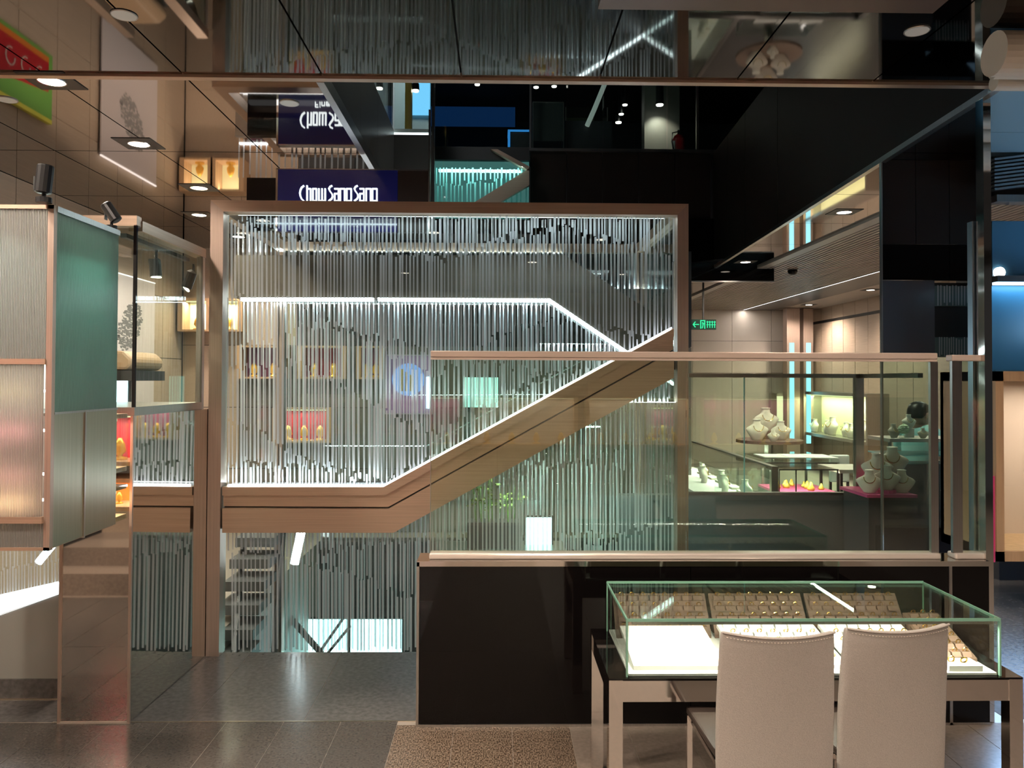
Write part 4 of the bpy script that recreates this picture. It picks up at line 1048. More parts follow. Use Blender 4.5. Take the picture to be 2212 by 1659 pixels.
# ------------------------------------------------------------------ attendant (skin modifier body)
def person(label, x, y, rz):
    root = thing('person', label, 'person', (x, y, 0), rz)
    vs = {'pel': (0,0,.74), 'wst': (0,.0,.86), 'chs': (0,.0,1.05), 'nkb': (0,.0,1.19), 'nk': (0,.005,1.24), 'ls': (-.15,0,1.155), 'rs': (.15,0,1.155), 'le': (-.215,.03,.94), 're': (.215,.03,.94),
          'lw': (-.16,.2,.98), 'rw': (.16,.2,.98), 'lh': (-.08,0,.70), 'rh': (.08,0,.70), 'lk': (-.1,.05,.40), 'rk': (.1,.05,.40), 'la': (-.1,0,.07), 'ra': (.1,0,.07), 'lt': (-.1,.14,.035), 'rt': (.1,.14,.035)}
    rad = {'pel': (.12,.10), 'wst': (.12,.09), 'chs': (.14,.10), 'nkb': (.07,.06), 'nk': (.045,.045), 'ls': (.062,.06), 'rs': (.062,.06), 'le': (.042,.042), 're': (.042,.042), 'lw': (.028,.028), 'rw': (.028,.028),
           'lh': (.085,.085), 'rh': (.085,.085), 'lk': (.055,.055), 'rk': (.055,.055), 'la': (.038,.04), 'ra': (.038,.04), 'lt': (.035,.025), 'rt': (.035,.025)}
    ed = [('pel','wst'),('wst','chs'),('chs','nkb'),('nkb','nk'),('nkb','ls'),('nkb','rs'),('ls','le'),('le','lw'),('rs','re'),('re','rw'),('pel','lh'),('pel','rh'),('lh','lk'),('lk','la'),('rh','rk'),('rk','ra'),('la','lt'),('ra','rt')]
    ks = list(vs)
    def skinned(name, vv, rr, ee, rootk, m):
        kk = list(vv); me = bpy.data.meshes.new(name); me.from_pydata([vv[k] for k in kk], [(kk.index(a), kk.index(b)) for a, b in ee], []); me.materials.append(m)
        o = bpy.data.objects.new(name, me); C.objects.link(o); o.parent = root
        md = o.modifiers.new('skin', 'SKIN'); md.use_smooth_shade = True
        for i, k in enumerate(kk): me.skin_vertices[0].data[i].radius = rr[k]; me.skin_vertices[0].data[i].use_root = (k == rootk)
        sd = o.modifiers.new('subd', 'SUBSURF'); sd.levels = sd.render_levels = 2
        return o
    body = skinned('body', vs, rad, ed, 'pel', skin)
    sh = {k: vs[k] for k in ('pel','wst','chs','nkb','ls','rs','le','re')}
    sh['le'] = (-.2,.018,1.0); sh['re'] = (.2,.018,1.0)
    shr = {k: (rad[k][0]*1.13+.01, rad[k][1]*1.13+.01) for k in sh}; shr['le'] = shr['re'] = (.062,.062); shr['nkb'] = (.075,.066)
    skinned('polo_shirt', sh, shr, [e for e in ed if e[0] in sh and e[1] in sh], 'pel', teal_shirt)
    tr = {k: vs[k] for k in ('pel','lh','rh','lk','rk','la','ra')}; trr = {k: (rad[k][0]*1.1+.012, rad[k][1]*1.1+.012) for k in tr}
    skinned('trousers', tr, trr, [e for e in ed if e[0] in tr and e[1] in tr], 'pel', dark_wall)
    for s in (-1, 1):
        w = (s*.16, .2, .98); tip = (s*.13, .31, .97)
        hv = {'w': w, 'p': (s*.145,.255,.975)}; hr = {'w': (.026,.026), 'p': (.036,.016)}; he = [('w','p')]
        for f in range(4):
            bx_ = s*(.165-.017*f); L_ = (.062,.075,.07,.055)[f]
            hv['f%da' % f] = (bx_, .285, .972); hv['f%db' % f] = (bx_, .285+L_*.6, .966); hv['f%dc' % f] = (bx_, .285+L_, .952)
            for q_ in 'abc': hr['f%d%s' % (f, q_)] = (.009,.009)
            he += [('p','f%da' % f), ('f%da' % f,'f%db' % f), ('f%db' % f,'f%dc' % f)]
        hv['t1'] = (s*.105,.25,.97); hv['t2'] = (s*.09,.285,.962); hr['t1'] = (.011,.011); hr['t2'] = (.009,.009); he += [('w','t1'), ('t1','t2')]
        skinned('hand', hv, hr, he, 'w', skin)
    head = part('head', G().loft([(1.22,.03,.035,0,.02), (1.24,.05,.06,0,.02), (1.27,.064,.08,0,.015), (1.31,.072,.092,0,.008), (1.35,.073,.094,0,.0), (1.385,.066,.085,0,-.004), (1.41,.045,.058,0,-.006), (1.422,.015,.02,0,-.006)], 20), skin, root, local=True, smooth=True)
    part('hair', G().loft([(1.29,.06,.05,0,-.05), (1.32,.078,.075,0,-.03), (1.36,.080,.093,0,-.012), (1.395,.072,.088,0,-.004), (1.42,.05,.06,0,-.006), (1.432,.015,.02,0,-.006)], 20), hair_m, root, local=True, smooth=True)
    part('nose', G().loft([(1.29,.012,.012,0,.098), (1.305,.013,.016,0,.100), (1.33,.007,.008,0,.092)], 8), skin, root, local=True, smooth=True)
    for s in (-1, 1):
        part('ear', G().loft([(1.29,.008,.012,s*.073,.0), (1.31,.011,.018,s*.076,.0), (1.335,.008,.014,s*.074,.0)], 8), skin, root, local=True, smooth=True)
        part('eye', G().loft([(1.316,.006,.004,s*.028,.09), (1.321,.010,.006,s*.028,.091), (1.326,.006,.004,s*.028,.09)], 8), black_gloss, root, local=True)
    part('mouth', G().box(-.02, .02, .088, .096, 1.262, 1.267), red_m, root, local=True)
    return root
mx_ = pY(1992, 905, 6.55)[0]
person('person in a teal polo shirt standing behind the service counter', mx_, 6.6, math.radians(-65))
# ------------------------------------------------------------------ blue lit area at the right edge
wbz = struct('wall_blue', 'pale blue wall of the area at the right', (3.6, 7.5, 0))
part('wall_face', G().box(3.3, 4.6, 5.3, 5.36, .75, 2.42), mat('blue_wall', (.20,.42,.55), .35), wbz)
part('wall_foot', G().box(4.05, 5.0, 6.3, 6.4, 0, .75), dark_wall, wbz)
part('wall_shelf', G().box(4.05, 4.6, 5.3, 6.4, .73, .75), dark_wall, wbz)
bc = struct('ceiling_blue_lit', 'panelled ceiling coloured by blue light at the right edge', (3.4, 4.3, CZ))
bl_m = mat('silver_blue_lit', (.35,.52,.62), .25, .3)  # matte silver panels with the blue light put into their colour
for i in range(4):
    for j in range(2):
        ya_, yb2 = 3.6+j*.6, 4.2+j*.6; xl = lambda y: .632*y+.42*i
        part('ceiling_panel', G().prism([(xl(ya_)+.003, ya_+.003), (xl(ya_)+.417, ya_+.003), (xl(yb2)+.417, yb2-.003), (xl(yb2)+.003, yb2-.003)], CZ-.016, CZ-.006, 'Z'), bl_m, bc)
x0, x1, z0, z1 = rect(2137, 480, 2330, 618, 4.75)
pnl = thing('blue_soffit_box', 'dark blue box with a small downlight above the wooden cabinet', 'soffit', ((x0+x1)/2, 4.75, z0))
part('face', G().box(x0, x1, 4.72, 4.74, z0, z1), mat('blue_dark', (.05,.15,.25), .25), pnl)
part('body', G().box(x0, x1, 4.74, 5.1, z0, z1), black_mat, pnl)
dxx, dzz = pY(2161, 588, 4.7)
part('lamp', G().tube([(dxx, 4.70, dzz), (dxx, 4.72, dzz)], .032, 16), lamp_white, pnl)
x0, x1, z0, z1 = rect(2137, 618, 2330, 800, 4.5)
bb = thing('blue_light_panel', 'luminous blue panel above the wooden cabinet', 'panel', ((x0+x1)/2, 4.5, z0))
part('face', G().box(x0, x1, 4.5, 4.52, z0, z1), mat('blue_panel', (.05,.20,.34), .3), bb)
part('light_edge', G().box(x0, x1, 4.44, 4.47, z1, z1+.015), emis('blue_edge', (.45,.75,1.0), 4), bb)
part('head', G().box(x0, x1, 4.42, 4.6, z1+.015, z1+.05), dark_wall, bb)
area('blue_wash', ((x0+x1)/2, 4.44, z1-.01), (x1-x0, .03), .4, (.35,.7,1), (math.radians(35), 0, 0), bb)
# louvre
lv = thing('louvre', 'grey louvre of slanting slats under the blue-lit ceiling', 'louvre', (2.9, 4.5, 2.3))
lp = [rect(2137, 348+i*8, 2330, 352+i*8, 4.6) for i in range(9)]
for i in range(9):
    a = lp[i]; part('slat', G().prism([(a[0], a[2]), (a[1], a[2]+.07), (a[1], a[2]+.082), (a[0], a[2]+.012)], 4.55, 4.6), mat('louvre', (.33,.36,.38), .3, .8) if i == 0 else MATS['louvre'], lv)
part('rim', G().box(lp[0][0], lp[0][1], 4.53, 4.62, lp[8][2]-.07, lp[8][2]-.03), steel, lv)
part('back', G().box(lp[0][0], lp[0][1], 4.66, 4.68, lp[8][2]-.03, lp[0][2]+.09), black_mat, lv)
# cream round ducts at top right
for i, (py, r, Y) in enumerate(((22, .085, 3.0), (112, .042, 3.25), (152, .035, 3.42))):
    x, z = pY(2146, py, Y); z = min(z, CZ-r-.012)
    d = thing('round_duct', ('large cream round duct at the top right corner', 'small cream round duct below the large one', 'lowest cream duct by the steel pillar')[i], 'duct', (x+.5, Y, z))
    part('tube', G().tube([(x, Y, z), (x+.9, Y, z)], r, 24), cream, d)
    part('end_ring', G().tube([(x+.2, Y, z), (x+.215, Y, z)], r*1.03, 24), cream, d)
    part('hanger', G().box(x+.3, x+.32, Y-.01, Y+.01, z+r*.9, CZ), steel, d)
# wooden wall cabinet
wx0, wx1, wz0, wz1 = rect(2152, 803, 2630, 1213, 3.95)
wcb = thing('wooden_cabinet', 'open pale wooden wall cabinet with a pinkish back board', 'cabinet', ((wx0+wx1)/2, 4.2, wz0))
part('side', G().box(wx0, wx0+.04, 3.95, 4.45, wz0, wz1), wood, wcb)
part('top', G().box(wx0, wx1, 3.95, 4.45, wz1-.05, wz1), wood, wcb)
part('bottom', G().box(wx0, wx1, 3.95, 4.45, wz0, wz0+.05), wood, wcb)
part('back', G().box(wx0, wx1, 4.42, 4.45, wz0, wz1), pinkish, wcb)
part('front_pane', G().box(wx0+.04, wx1, 3.97, 3.975, wz0+.05, wz1-.05), case_glass, wcb)
area('cabinet_lamp', ((wx0+wx1)/2, 4.1, wz1-.07), (.6, .2), 6, (1,.85,.7), parent=wcb)
# pink poster slice behind it and the added blue fill below the cabinet
x0, x1, z0, z1 = rect(2139, 1000, 2150, 1160, 4.6)
solo('pink_banner', G().box(wx0-.03, wx0-.001, 3.96, 3.98, z0, z1).box(wx0-.025, wx0-.001, 3.98, 3.99, z0+.02, z1-.02), pink_m, 'pink banner slice beside the wooden cabinet', 'banner')
area('under_cabinet_fill', (wx0+.45, 4.2, wz0-.012), (.7, .3), 34, (.30,.58,1.0), (0, 0, 0), wcb)  # added fill that tints the floor blue, with a made-up plate above
part('under_fill_plate', G().box(wx0+.1, wx0+.8, 4.05, 4.35, wz0-.01, wz0), steel, wcb)
arealook('blue_ceiling_wash', (3.6, 4.0, 2.0), (2.9, 4.2, 3.0), (.4, .4), 5, (.4,.7,1.0))

# ------------------------------------------------------------------ table with glass jewellery case
tb_ = thing('display_table', 'chrome framed table carrying the glass jewellery case', 'table', (1.115, 3.0, 0))
TX0, TX1, TY0, TY1, TZ = .39, 1.84, 2.735, 3.285, .563
for x in (TX0, TX1-.048):
    for y in (TY0, TY1-.048): part('leg', G().box(x, x+.048, y, y+.048, 0, TZ-.002), chrome, tb_)
part('apron', G().box(TX0+.048, TX1-.048, TY0+.004, TY0+.03, TZ-.078, TZ-.004), chrome, tb_)
part('apron', G().box(TX0+.048, TX1-.048, TY1-.03, TY1-.004, TZ-.078, TZ-.004), chrome, tb_)
for x in (TX0+.004, TX1-.03): part('apron', G().box(x, x+.026, TY0+.048, TY1-.048, TZ-.078, TZ-.004), black_gloss, tb_)
part('top', G().box(TX0, TX1, TY0, TY1, TZ-.004, TZ+.004), black_gloss, tb_)
gc = thing('jewellery_case', 'glass jewellery case with green edges and bright white trays', 'display case', (1.112, 3.0, TZ+.004))
GX0, GX1, GY0, GY1, GZ0, GZ1 = .455, 1.77, 2.75, 3.255, TZ+.004, .767
part('floor', G().box(GX0+.008, GX1-.008, GY0+.008, GY1-.008, GZ0, GZ0+.008), white_m, gc)
part('front_pane', G().box(GX0, GX1, GY0, GY0+.008, GZ0, GZ1-.008), case_glass, gc)
part('back_pane', G().box(GX0, GX1, GY1-.008, GY1, GZ0, GZ1-.008), case_glass, gc)
part('side_pane', G().box(GX0, GX0+.008, GY0+.008, GY1-.008, GZ0, GZ1-.008), case_glass, gc)
part('side_pane', G().box(GX1-.008, GX1, GY0+.008, GY1-.008, GZ0, GZ1-.008), case_glass, gc)
part('top_pane', G().box(GX0, GX1, GY0, GY1, GZ1-.008, GZ1), case_glass, gc)
e = .0035
for (y, z) in ((GY0, GZ1-.009), (GY1-.004, GZ1-.006)):
    part('glass_edge', G().box(GX0-.001, GX1+.001, y-.001, y+e, z, z+.010), edge_green, gc)
for x in (GX0, GX1):
    part('glass_edge', G().box(x-e/2-.001, x+e/2+.001, GY0, GY1, GZ1-.008, GZ1+.001), edge_green, gc)
    part('glass_edge', G().box(x-.003, x+.003, GY0-.001, GY0+.009, GZ0, GZ1-.008), edge_green, gc)
    part('glass_edge', G().box(x-.002, x+.002, GY1-.006, GY1, GZ0, GZ1-.008), edge_green, gc)
part('light_bar', G().box(GX0+.02, GX1-.02, GY0+.010, GY0+.022, GZ1-.022, GZ1-.010), steel, gc)
area('case_light', ((GX0+GX1)/2, GY0+.03, GZ1-.024), (1.25, .012), 13, (1,.88,.74), (math.radians(12), 0, 0), gc)
zt = GZ0+.008
# white pad board at left
def slab(name, x0, x1, y0, y1, za, zb_, th, m, par): # sloping slab, front edge at za, back at zb_
    return part(name, G().prism([(y0, za), (y0, za+th), (y1, zb_+th), (y1, zb_)], x0, x1, 'X'), m, par, local=False)
pd = thing('white_pad', 'large plain white presentation pad at the left of the case', 'pad', (.64, 2.95, zt))
slab('pad', .485, .81, 2.79, 3.10, zt, zt+.045, .016, white_m, pd)
part('prop', G().box(.50, .79, 3.04, 3.08, zt, zt+.036), white_m, pd)
def ring_tray(label, x0, x1, y0, y1, z1, n, rows_, m, name='ring_tray', rise=.05):
    t = thing(name, label, 'tray', ((x0+x1)/2, (y0+y1)/2, zt), 0, 'ring trays in the glass case')
    slab('tray_base', x0, x1, y0, y1, zt, zt+rise, .014, m, t)
    part('prop', G().box(x0+.01, x1-.01, y1-.04, y1-.005, zt, zt+rise-.006), m, t)
    gr = G(); gg = G()
    for j in range(rows_):
        f = (j+.5)/rows_; y = y0+(y1-y0)*f; z = zt+.014+rise*f
        for i in range(n):
            x = x0+.012+(x1-x0-.024)*(i+.5)/n; w = (x1-x0-.024)/n*.42
            gr.prism([(y-.018, z-.004), (y-.008, z+.012), (y+.008, z+.013), (y+.018, z)], x-w, x+w, 'X')
            gg.torus((x, y, z+.018), .008, .0022, 10, 5, .2, 'Y')
    part('ring_rolls', gr, m, t, kind='stuff'); part('gold_rings', gg, gold, t, kind='stuff')
    return t
ring_tray('white ring tray in the middle of the case behind the chair', .868, 1.25, 2.80, 3.11, 0, 7, 5, white_m)
ring_tray('white ring tray right of the middle, behind the right chair', 1.27, 1.60, 2.80, 3.11, 0, 7, 5, white_m)
ring_tray('brown ring tray tilted at the right end of the case', 1.615, 1.755, 2.86, 3.12, 0, 3, 6, brown_tray, rise=.09)
for k in range(3):
    ring_tray(('left', 'middle', 'right')[k]+' brown ring tray propped along the back of the case', .475+k*.395, .855+k*.395, 3.135, 3.24, 0, 8, 4, brown_tray, rise=.135)
rp_ = thing('ring_pad', 'small white pad with rings by the right front corner of the case', 'pad', (1.66, 2.81, zt))
part('pad', G().box(1.60, 1.72, 2.77, 2.85, zt, zt+.02), white_m, rp_)
part('rings', G().torus((1.63, 2.81, zt+.03), .011, .003, 12, 6, .2, 'Y').torus((1.67, 2.80, zt+.03), .011, .003, 12, 6, .4, 'Y'), gold, rp_)

# ------------------------------------------------------------------ leather chairs, seen from behind
def make_chair():
    t = thing('leather_chair', None, 'chair', (0,0,0), 0, 'leather chairs at the display table')
    # backrest: padded slab, concave plan, slightly waisted, z .40 -> .84
    nU, nV = 12, 12; W = .175; th = .026; g = G()
    def pt(u, v, s):
        zz = .36+v*.48; w = W*(1.0-.035*math.cos(math.pi*(v-.35)*1.1)**2 if False else (1.0+.02*math.sin(math.pi*v)-.035*v**3))
        x = u*w; y = -.035*(1-u*u)*-1*0 + .030*(u*u) - .03*v*v
        ztop = zz + (.010*(u*u) if v > .9 else 0)
        return (x, y-.0+s*th, ztop)
    for s in (0, 1):
        for j in range(nV+1):
            for i in range(nU+1): g.v.append(pt(-1+2*i/nU, j/nV, s))
    o_ = (nU+1)*(nV+1); idx = lambda i, j, s: s*o_+j*(nU+1)+i
    for j in range(nV):
        for i in range(nU):
            g.f.append((idx(i,j,0), idx(i+1,j,0), idx(i+1,j+1,0), idx(i,j+1,0))); g.f.append((idx(i,j,1), idx(i,j+1,1), idx(i+1,j+1,1), idx(i+1,j,1)))
    for i in range(nU):
        g.f.append((idx(i,nV,0), idx(i+1,nV,0), idx(i+1,nV,1), idx(i,nV,1))); g.f.append((idx(i,0,0), idx(i,0,1), idx(i+1,0,1), idx(i+1,0,0)))
    for j in range(nV):
        g.f.append((idx(0,j,0), idx(0,j+1,0), idx(0,j+1,1), idx(0,j,1))); g.f.append((idx(nU,j,0), idx(nU,j,1), idx(nU,j+1,1), idx(nU,j+1,0)))
    b = part('backrest', g, leather, t, local=True, smooth=True, bevel=.008)
    gst = G()
    for i in range(34):
        u = -.93+1.86*i/33; p = pt(u, .975, 0); q = pt(u+.03, .975, 0)
        gst.tube([(p[0], p[1]-.0012, p[2]), (q[0], q[1]-.0012, q[2])], .0011, 4)
    st_ = part('stitching', gst, cream, b, kind='stuff')
    # piping along the top edge
    pp_ = part('piping', G().tube([pt(-1+2*i/12, 1.0, 0) for i in range(13)], .0035, 6), leather, b)
    part('seat', G().prism([(-.166, .062), (.166, .062), (.178, .42), (-.178, .42)], .435, .462, 'Z'), leather_d, t, local=True, bevel=.008)
    for s in (-1, 1):
        part('leg', G().box(s*.168-.009, s*.168+.009, .40, .42, 0, .435), chrome, t, local=True)
        part('leg', G().box(s*.155-.009, s*.155+.009, .064, .084, 0, .435), chrome, t, local=True)
        part('seat_rail', G().box(s*.165-.005, s*.165+.005, .084, .40, .418, .434), chrome, t, local=True)
    return t
ch1 = make_chair()
xc1 = (pY(1556, 1500, 2.35)[0]+pY(1806, 1500, 2.35)[0])/2
ch1.location = (xc1, 2.345, 0); ch1['label'] = 'taupe leather chair with chrome legs at the middle of the table'
ch2 = copy_tree(ch1); xc2 = (pY(1822, 1500, 2.38)[0]+pY(2060, 1500, 2.38)[0])/2
ch2.location = (xc2+.012, 2.40, 0); ch2.rotation_euler = (0, 0, math.radians(7)); ch2['label'] = 'taupe leather chair turned slightly, at the right of the table'

# ------------------------------------------------------------------ upper floor contents
def pendant(label, px, py, Y, r, length, em=lamp_white, grp='upper floor lamps'):
    x, z = pY(px, py, Y)
    t = thing('pendant_lamp', label, 'lamp', (x, Y, z), 0, grp)
    part('shade', G().loft([(z, r, r, x, Y), (z+r*1.2, r*.9, r*.9, x, Y), (z+length, r*.85, r*.85, x, Y)], 14), shade_black, t)
    part('bulb', G().loft([(z-.012, r*.8, r*.8, x, Y), (z, r*.85, r*.85, x, Y)], 14), em, t)
    part('rod', G().cyl(x, Y, z+length, 5.75, .006, 6), shade_black, t)
    return t
pendant('black cylinder lamp over the fire extinguisher on the upper floor', 1425, 226, 9.9, .055, .32)
for i, (px, py, l) in enumerate(((1031, 182, 'small lamp in the blue upper window'), (1158, 188, 'leftmost lamp in the middle upper window'), (1197, 186, 'second lamp in the middle upper window'), (1350, 226, 'highest of three lamps beside the dark bay'), (1342, 246, 'middle of three lamps beside the dark bay'), (1336, 264, 'lowest of three lamps beside the dark bay'))):
    pendant(l, px, py, 10.2+.15*i, .04 if i != 5 else .05, .1)
spot('upper_lamp_light', (pY(1425, 230, 9.9)[0], 9.9, pY(1425, 232, 9.9)[1]), (pY(1425, 300, 10.2)[0], 10.3, 4.3), 9, (1,.93,.8), 100, .6, .05)
# fire extinguisher
fxx, fzz = pY(1466, 320, 9.7)
fe = thing('fire_extinguisher', 'red fire extinguisher standing behind the upper window', 'extinguisher', (fxx, 9.7, 4.36))
part('cylinder', G().loft([(4.37,.07,.07,fxx,9.7), (4.38,.075,.075,fxx,9.7), (4.60,.075,.075,fxx,9.7), (4.64,.055,.055,fxx,9.7), (4.66,.025,.025,fxx,9.7)], 18), mat('extinguisher_red', (.35,.012,.015), .25), fe, smooth=False)
part('valve', G().box(fxx-.02, fxx+.02, 9.68, 9.72, 4.66, 4.70), chrome, fe); part('handle', G().box(fxx-.01, fxx+.07, 9.69, 9.71, 4.70, 4.715), black_mat, fe)
part('hose', G().tube([(fxx-.02, 9.66, 4.68), (fxx-.09, 9.64, 4.66), (fxx-.1, 9.63, 4.55), (fxx-.085, 9.62, 4.45)], .009, 6), black_mat, fe)
part('label', G().box(fxx-.085, fxx-.06, 9.63, 9.66, 4.43, 4.56), white_m, fe)
# pale pillar, glass case and counter up there
x0, x1, _, _ = rect(1392, 240, 1468, 320, 10.1)
solo('grey_pillar', G().box(x0, x1, 10.1, 10.3, 4.36, 5.75).box(x0+.02, x1-.02, 10.09, 10.1, 4.36, 4.5), mat('pillar_grey', (.22,.21,.18), .5), 'grey pillar behind the fire extinguisher upstairs', 'pillar')
x0, x1, z0, z1 = rect(1222, 232, 1312, 264, 9.9)
uc = thing('upper_display_case', 'glass display case on a dark counter upstairs', 'display case', ((x0+x1)/2, 10, 4.36))
part('glass_box', G().box(x0, x1, 9.9, 10.3, z0, z1), clear, uc); part('counter', G().box(x0-.02, x1+.05, 9.85, 10.35, 4.36, z0), dark_wall, uc)
part('back_board', G().box(x0, x1-.12, 10.3, 10.32, z0, z1), mat('olive', (.16,.16,.09), .5), uc); part('light_line', G().box(x0, x1, 9.84, 9.85, 4.42, 4.435), lamp_white, uc)
for x in (x0, x1): part('edge', G().box(x-.006, x+.006, 9.89, 9.9, z0, z1), steel, uc)
x0, x1, z0, z1 = rect(1152, 222, 1216, 305, 9.7)
ug = thing('upper_glass_screen', 'upright glass screen with a steel rim upstairs', 'screen', ((x0+x1)/2, 9.7, z0))
part('pane', G().box(x0, x1, 9.7, 9.71, z0, z1), mat('screen_grey', (.045,.05,.05), .2), ug)
part('rim', G().box(x0-.01, x1+.01, 9.695, 9.715, z1, z1+.012), steel, ug); part('post', G().box(x1, x1+.012, 9.695, 9.715, 4.36, z1), steel, ug); part('post', G().box(x0-.012, x0, 9.695, 9.715, 4.36, z1), steel, ug)
a, b, c_, d_ = pY(1303, 165, 9.8), pY(1313, 165, 9.8), pY(1283, 238, 9.8), pY(1268, 272, 9.8)
solo('light_beam_bar', G().tube([(b[0], 9.8, b[1]), (c_[0], 9.8, c_[1]), (d_[0], 9.8, d_[1])], .03, 8), mat('pale_bar', (.5,.56,.52), .4, emit=(.5,.6,.55), es=.25), 'pale slanting bar crossing the middle upper window', 'bar')
x0, x1, z0, z1 = rect(932, 232, 1110, 268, 11.5)
solo('blue_wall_panel', G().box(x0, x1, 11.5, 11.53, z0, z1).box(x0-.02, x1+.02, 11.53, 11.56, z0-.02, z1+.02), emis('blue_wall_em', (.01,.06,.22), .22), 'dim blue lit wall panel in the dark upper window', 'panel')
x0, x1, z0, z1 = rect(1097, 272, 1143, 320, 9.65)
bs = thing('blue_chair', 'dark chair with bright blue edges in the upper window', 'chair', ((x0+x1)/2, 9.7, 4.36))
be = emis('blue_edge_em', (.03,.22,.6), .8)
part('seat', G().box(x0, x1, 9.7, 10.0, z1-.05, z1-.03), be, bs); part('leg', G().box(x0, x0+.03, 9.7, 9.73, 4.36, z1-.05), be, bs)
part('body', G().box(x0+.03, x1, 9.72, 10.0, 4.36, z1-.05), black_mat, bs)
# bright shop behind window 3
x0, x1, z0, z1 = rect(790, 286, 930, 298, 6.6)
bsh = thing('upper_counter', 'glowing white counter front in the bright upper shop', 'counter', ((x0+x1)/2, 6.7, 3.48))
part('front', G().box(x0-.2, x1, 6.6, 6.63, 3.48, z1), emis('counter_white', (.85,.95,1), 2.2), bsh); part('top', G().box(x0-.2, x1, 6.6, 7.0, z1, z1+.03), white_m, bsh)
for i, (px, py, l) in enumerate(((818, 170, 'topmost lamp at the left of the bright shop'), (820, 190, 'lower lamp at the left of the bright shop'), (872, 166, 'top lamp in the middle of the bright shop'), (898, 195, 'lamp on the right of the bright shop'))):
    pendant(l, px, py, 6.9+.1*i, .035, .06, lamp_white, 'lamps in the bright upper shop')
x0, x1, z0, z1 = rect(885, 160, 928, 245, 8.34)
solo('blue_glow_panel', G().box(x0, x1, 8.34, 8.40, z0, z1).box(x0+.02, x1-.02, 8.32, 8.34, z0+.02, z1-.02), emis('blue_glow', (.2,.6,1.0), 1.0), 'bright blue panel in the bright upper shop', 'panel')
x0, x1, z0, z1 = rect(838, 150, 847, 285, 6.5)
solo('white_shop_post', G().box(x0, x1, 6.5, 6.56, 3.48, 5.7).box(x0-.01, x1+.01, 6.49, 6.57, 3.48, 3.52), white_m, 'white post in the bright upper shop', 'post')
x0, x1, z0, z1 = rect(866, 150, 880, 285, 6.8)
solo('gold_shop_post', G().box(x0, x1, 7.1, 7.2, 3.48, 5.7).box(x0-.01, x1+.01, 7.09, 7.21, 3.48, 3.52), mat('gold_post', (.5,.36,.08), .35, .5), 'gold coloured post in the bright upper shop', 'post')
arealook('upper_shop_lamp', (-1.2, 7.2, 5.5), (-1.4, 8.0, 3.6), (.6, .6), 18, (.92,.97,1))

# ------------------------------------------------------------------ display niches on the rear wall (also mirrored overhead)
def niche(label, x0, x1, z0, z1, Y, back, nitems=3, facing=-1, power=4, name='display_niche', clear_side=False):
    t = thing(name, label, 'niche', ((x0+x1)/2, Y, z0))
    y0, y1 = (Y-.22, Y-.005) if facing < 0 else (Y+.005, Y+.22)
    yb0 = y1-.01 if facing < 0 else y0
    part('back', G().box(x0, x1, yb0, yb0+.01, z0, z1), back, t)
    part('floor', G().box(x0, x1, y0, y1, z0-.02, z0), wood, t); part('lid', G().box(x0, x1, y0, y1, z1, z1+.02), wood, t)
    for x in (x0-.05, x1): part('side', G().box(x, x+(.05 if x < x1 else .006 if clear_side else .05), y0, y1, z0-.02, z1+.02), case_glass if clear_side and x == x1 else wood, t)
    if power > 1: part('light_bar', G().box(x0, x1, (y0+y1)/2-.012, (y0+y1)/2+.012, z1-.012, z1), niche_light, t)
    if power > 1: area('niche_lamp', ((x0+x1)/2, (y0+y1)/2, z1-.02), (x1-x0, .05), power, (1,.9,.7), parent=t)
    for k in range(nitems):
        x = x0+(x1-x0)*(k+.5)/nitems; y = (y0+y1)/2; s = min(.05, (z1-z0)*.16)
        g = G().loft([(z0, s, s, x, y), (z0+s*.3, s, s, x, y), (z0+s*.5, s*.3, s*.3, x, y), (z0+s*1.2, s*.9, s*.6, x, y), (z0+s*2.2, s*.7, s*.5, x, y), (z0+s*3, s*.25, s*.2, x, y)], 10)
        solo('gold_ornament', g, gold_satin, ORD[k]+' gold ornament in the '+label, 'ornament', 'ornaments in the '+label, smooth=True)
    return t
for i, (xa_, xb__) in enumerate(((-2.62, -2.22), (-2.0, -1.6), (-1.4, -1.22))):
    niche(('left', 'middle', 'right')[i]+' pink display niche on the rear wall behind the sign', xa_, xb__, 1.62, 1.92, YR, (mat('niche_plum', (.2,.04,.10), .5), mat('niche_red', (.42,.025,.045), .5), mat('niche_pink', (.40,.12,.2), .5))[i], 2, power=.9)
nr = rect(600, 885, 705, 952, 8.1)
niche('low red display niche behind the striped glass', nr[0], nr[1], nr[2], nr[3], YR, MATS['niche_red'], 3, power=2)
nr = rect(1130, 880, 1210, 950, 8.1)
niche('lit display niche by the stair at the rear wall', nr[0], nr[1], nr[2], nr[3], YR, MATS['niche_plum'], 3, power=2)
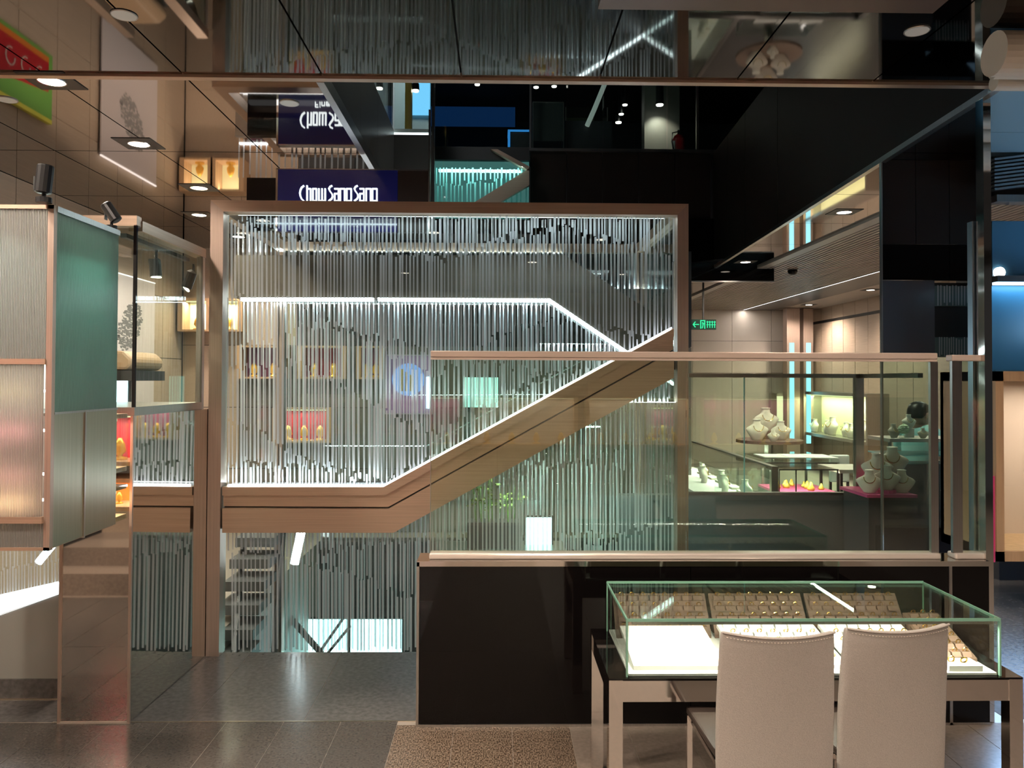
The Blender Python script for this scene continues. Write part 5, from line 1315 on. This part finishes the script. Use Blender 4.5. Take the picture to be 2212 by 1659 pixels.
for i, (xa_, xb__) in enumerate(((-3.15, -2.95),)):
    niche('left yellow lit niche high in the rear left corner', -3.22, -2.98, 2.1, 2.4, YR, MATS['niche_back'], 1, power=4)
    niche('right yellow lit niche high in the rear left corner', -2.9, -2.66, 2.1, 2.4, YR, MATS['niche_back'], 1, power=4)
# warm shop light over the rear left
for i, (x, y) in enumerate(((-2.5, 6.6), (-2.5, 7.6), (-1.5, 7.3))):
    downlight(('rear downlight by the hanging poster', 'rear downlight by the corner niche', 'rear downlight before the pink niches')[i], x, y, (60, 60, 25)[i])
for i, (x, y) in enumerate(((3.5, 5.6), (4.2, 6.6))):
    pass
# lamps of the jewellery room, set in the soffit
for i, (x, y) in enumerate(((2.8, 6.3), (2.85, 9.0), (2.5, 12.0))):
    downlight(('front downlight of the jewellery room', 'middle downlight of the jewellery room', 'rear downlight of the jewellery room')[i], x, y, 110)
for i, (x, y) in enumerate(((5.5, 8.5), (5.5, 11.5), (5.5, 13.8))):
    downlight(('near', 'middle', 'far')[i]+' downlight beyond the bulkhead of the jewellery room', x, y, 120).location.z = CZ-.025
# display wall behind the photographer: seen only as reflections in the glass
for i in range(5):
    x0 = -3.3+i*1.5
    niche(('first', 'second', 'third', 'fourth', 'fifth')[i]+' lit window of the display wall facing the balustrade', x0, x0+1.3, .76, 1.36, -3.0, (MATS['beige_light'], MATS['niche_plum'], MATS['beige_light'], MATS['beige_light'], MATS['niche_plum'])[i], 4, facing=1, power=38, name='display_window')
niche('upper added red shelf behind the reeded cabinet facing the pillar', AX1-.62, AX1-.06, 1.20, 1.42, 3.40, MATS['niche_red'], 5, facing=1, power=2.5, name='added_rear_shelf', clear_side=True)  # added shelves, giving the pillar lit goods to mirror
niche('lower added orange shelf behind the reeded cabinet facing the pillar', AX1-.62, AX1-.06, .985, 1.10, 3.40, orange_m, 5, facing=1, power=2.5, name='added_rear_shelf', clear_side=True)
niche('red display window facing the mirrored pillar', -3.9, -2.6, .8, 1.8, .7, MATS['niche_red'], 4, facing=1, power=15, name='display_window')
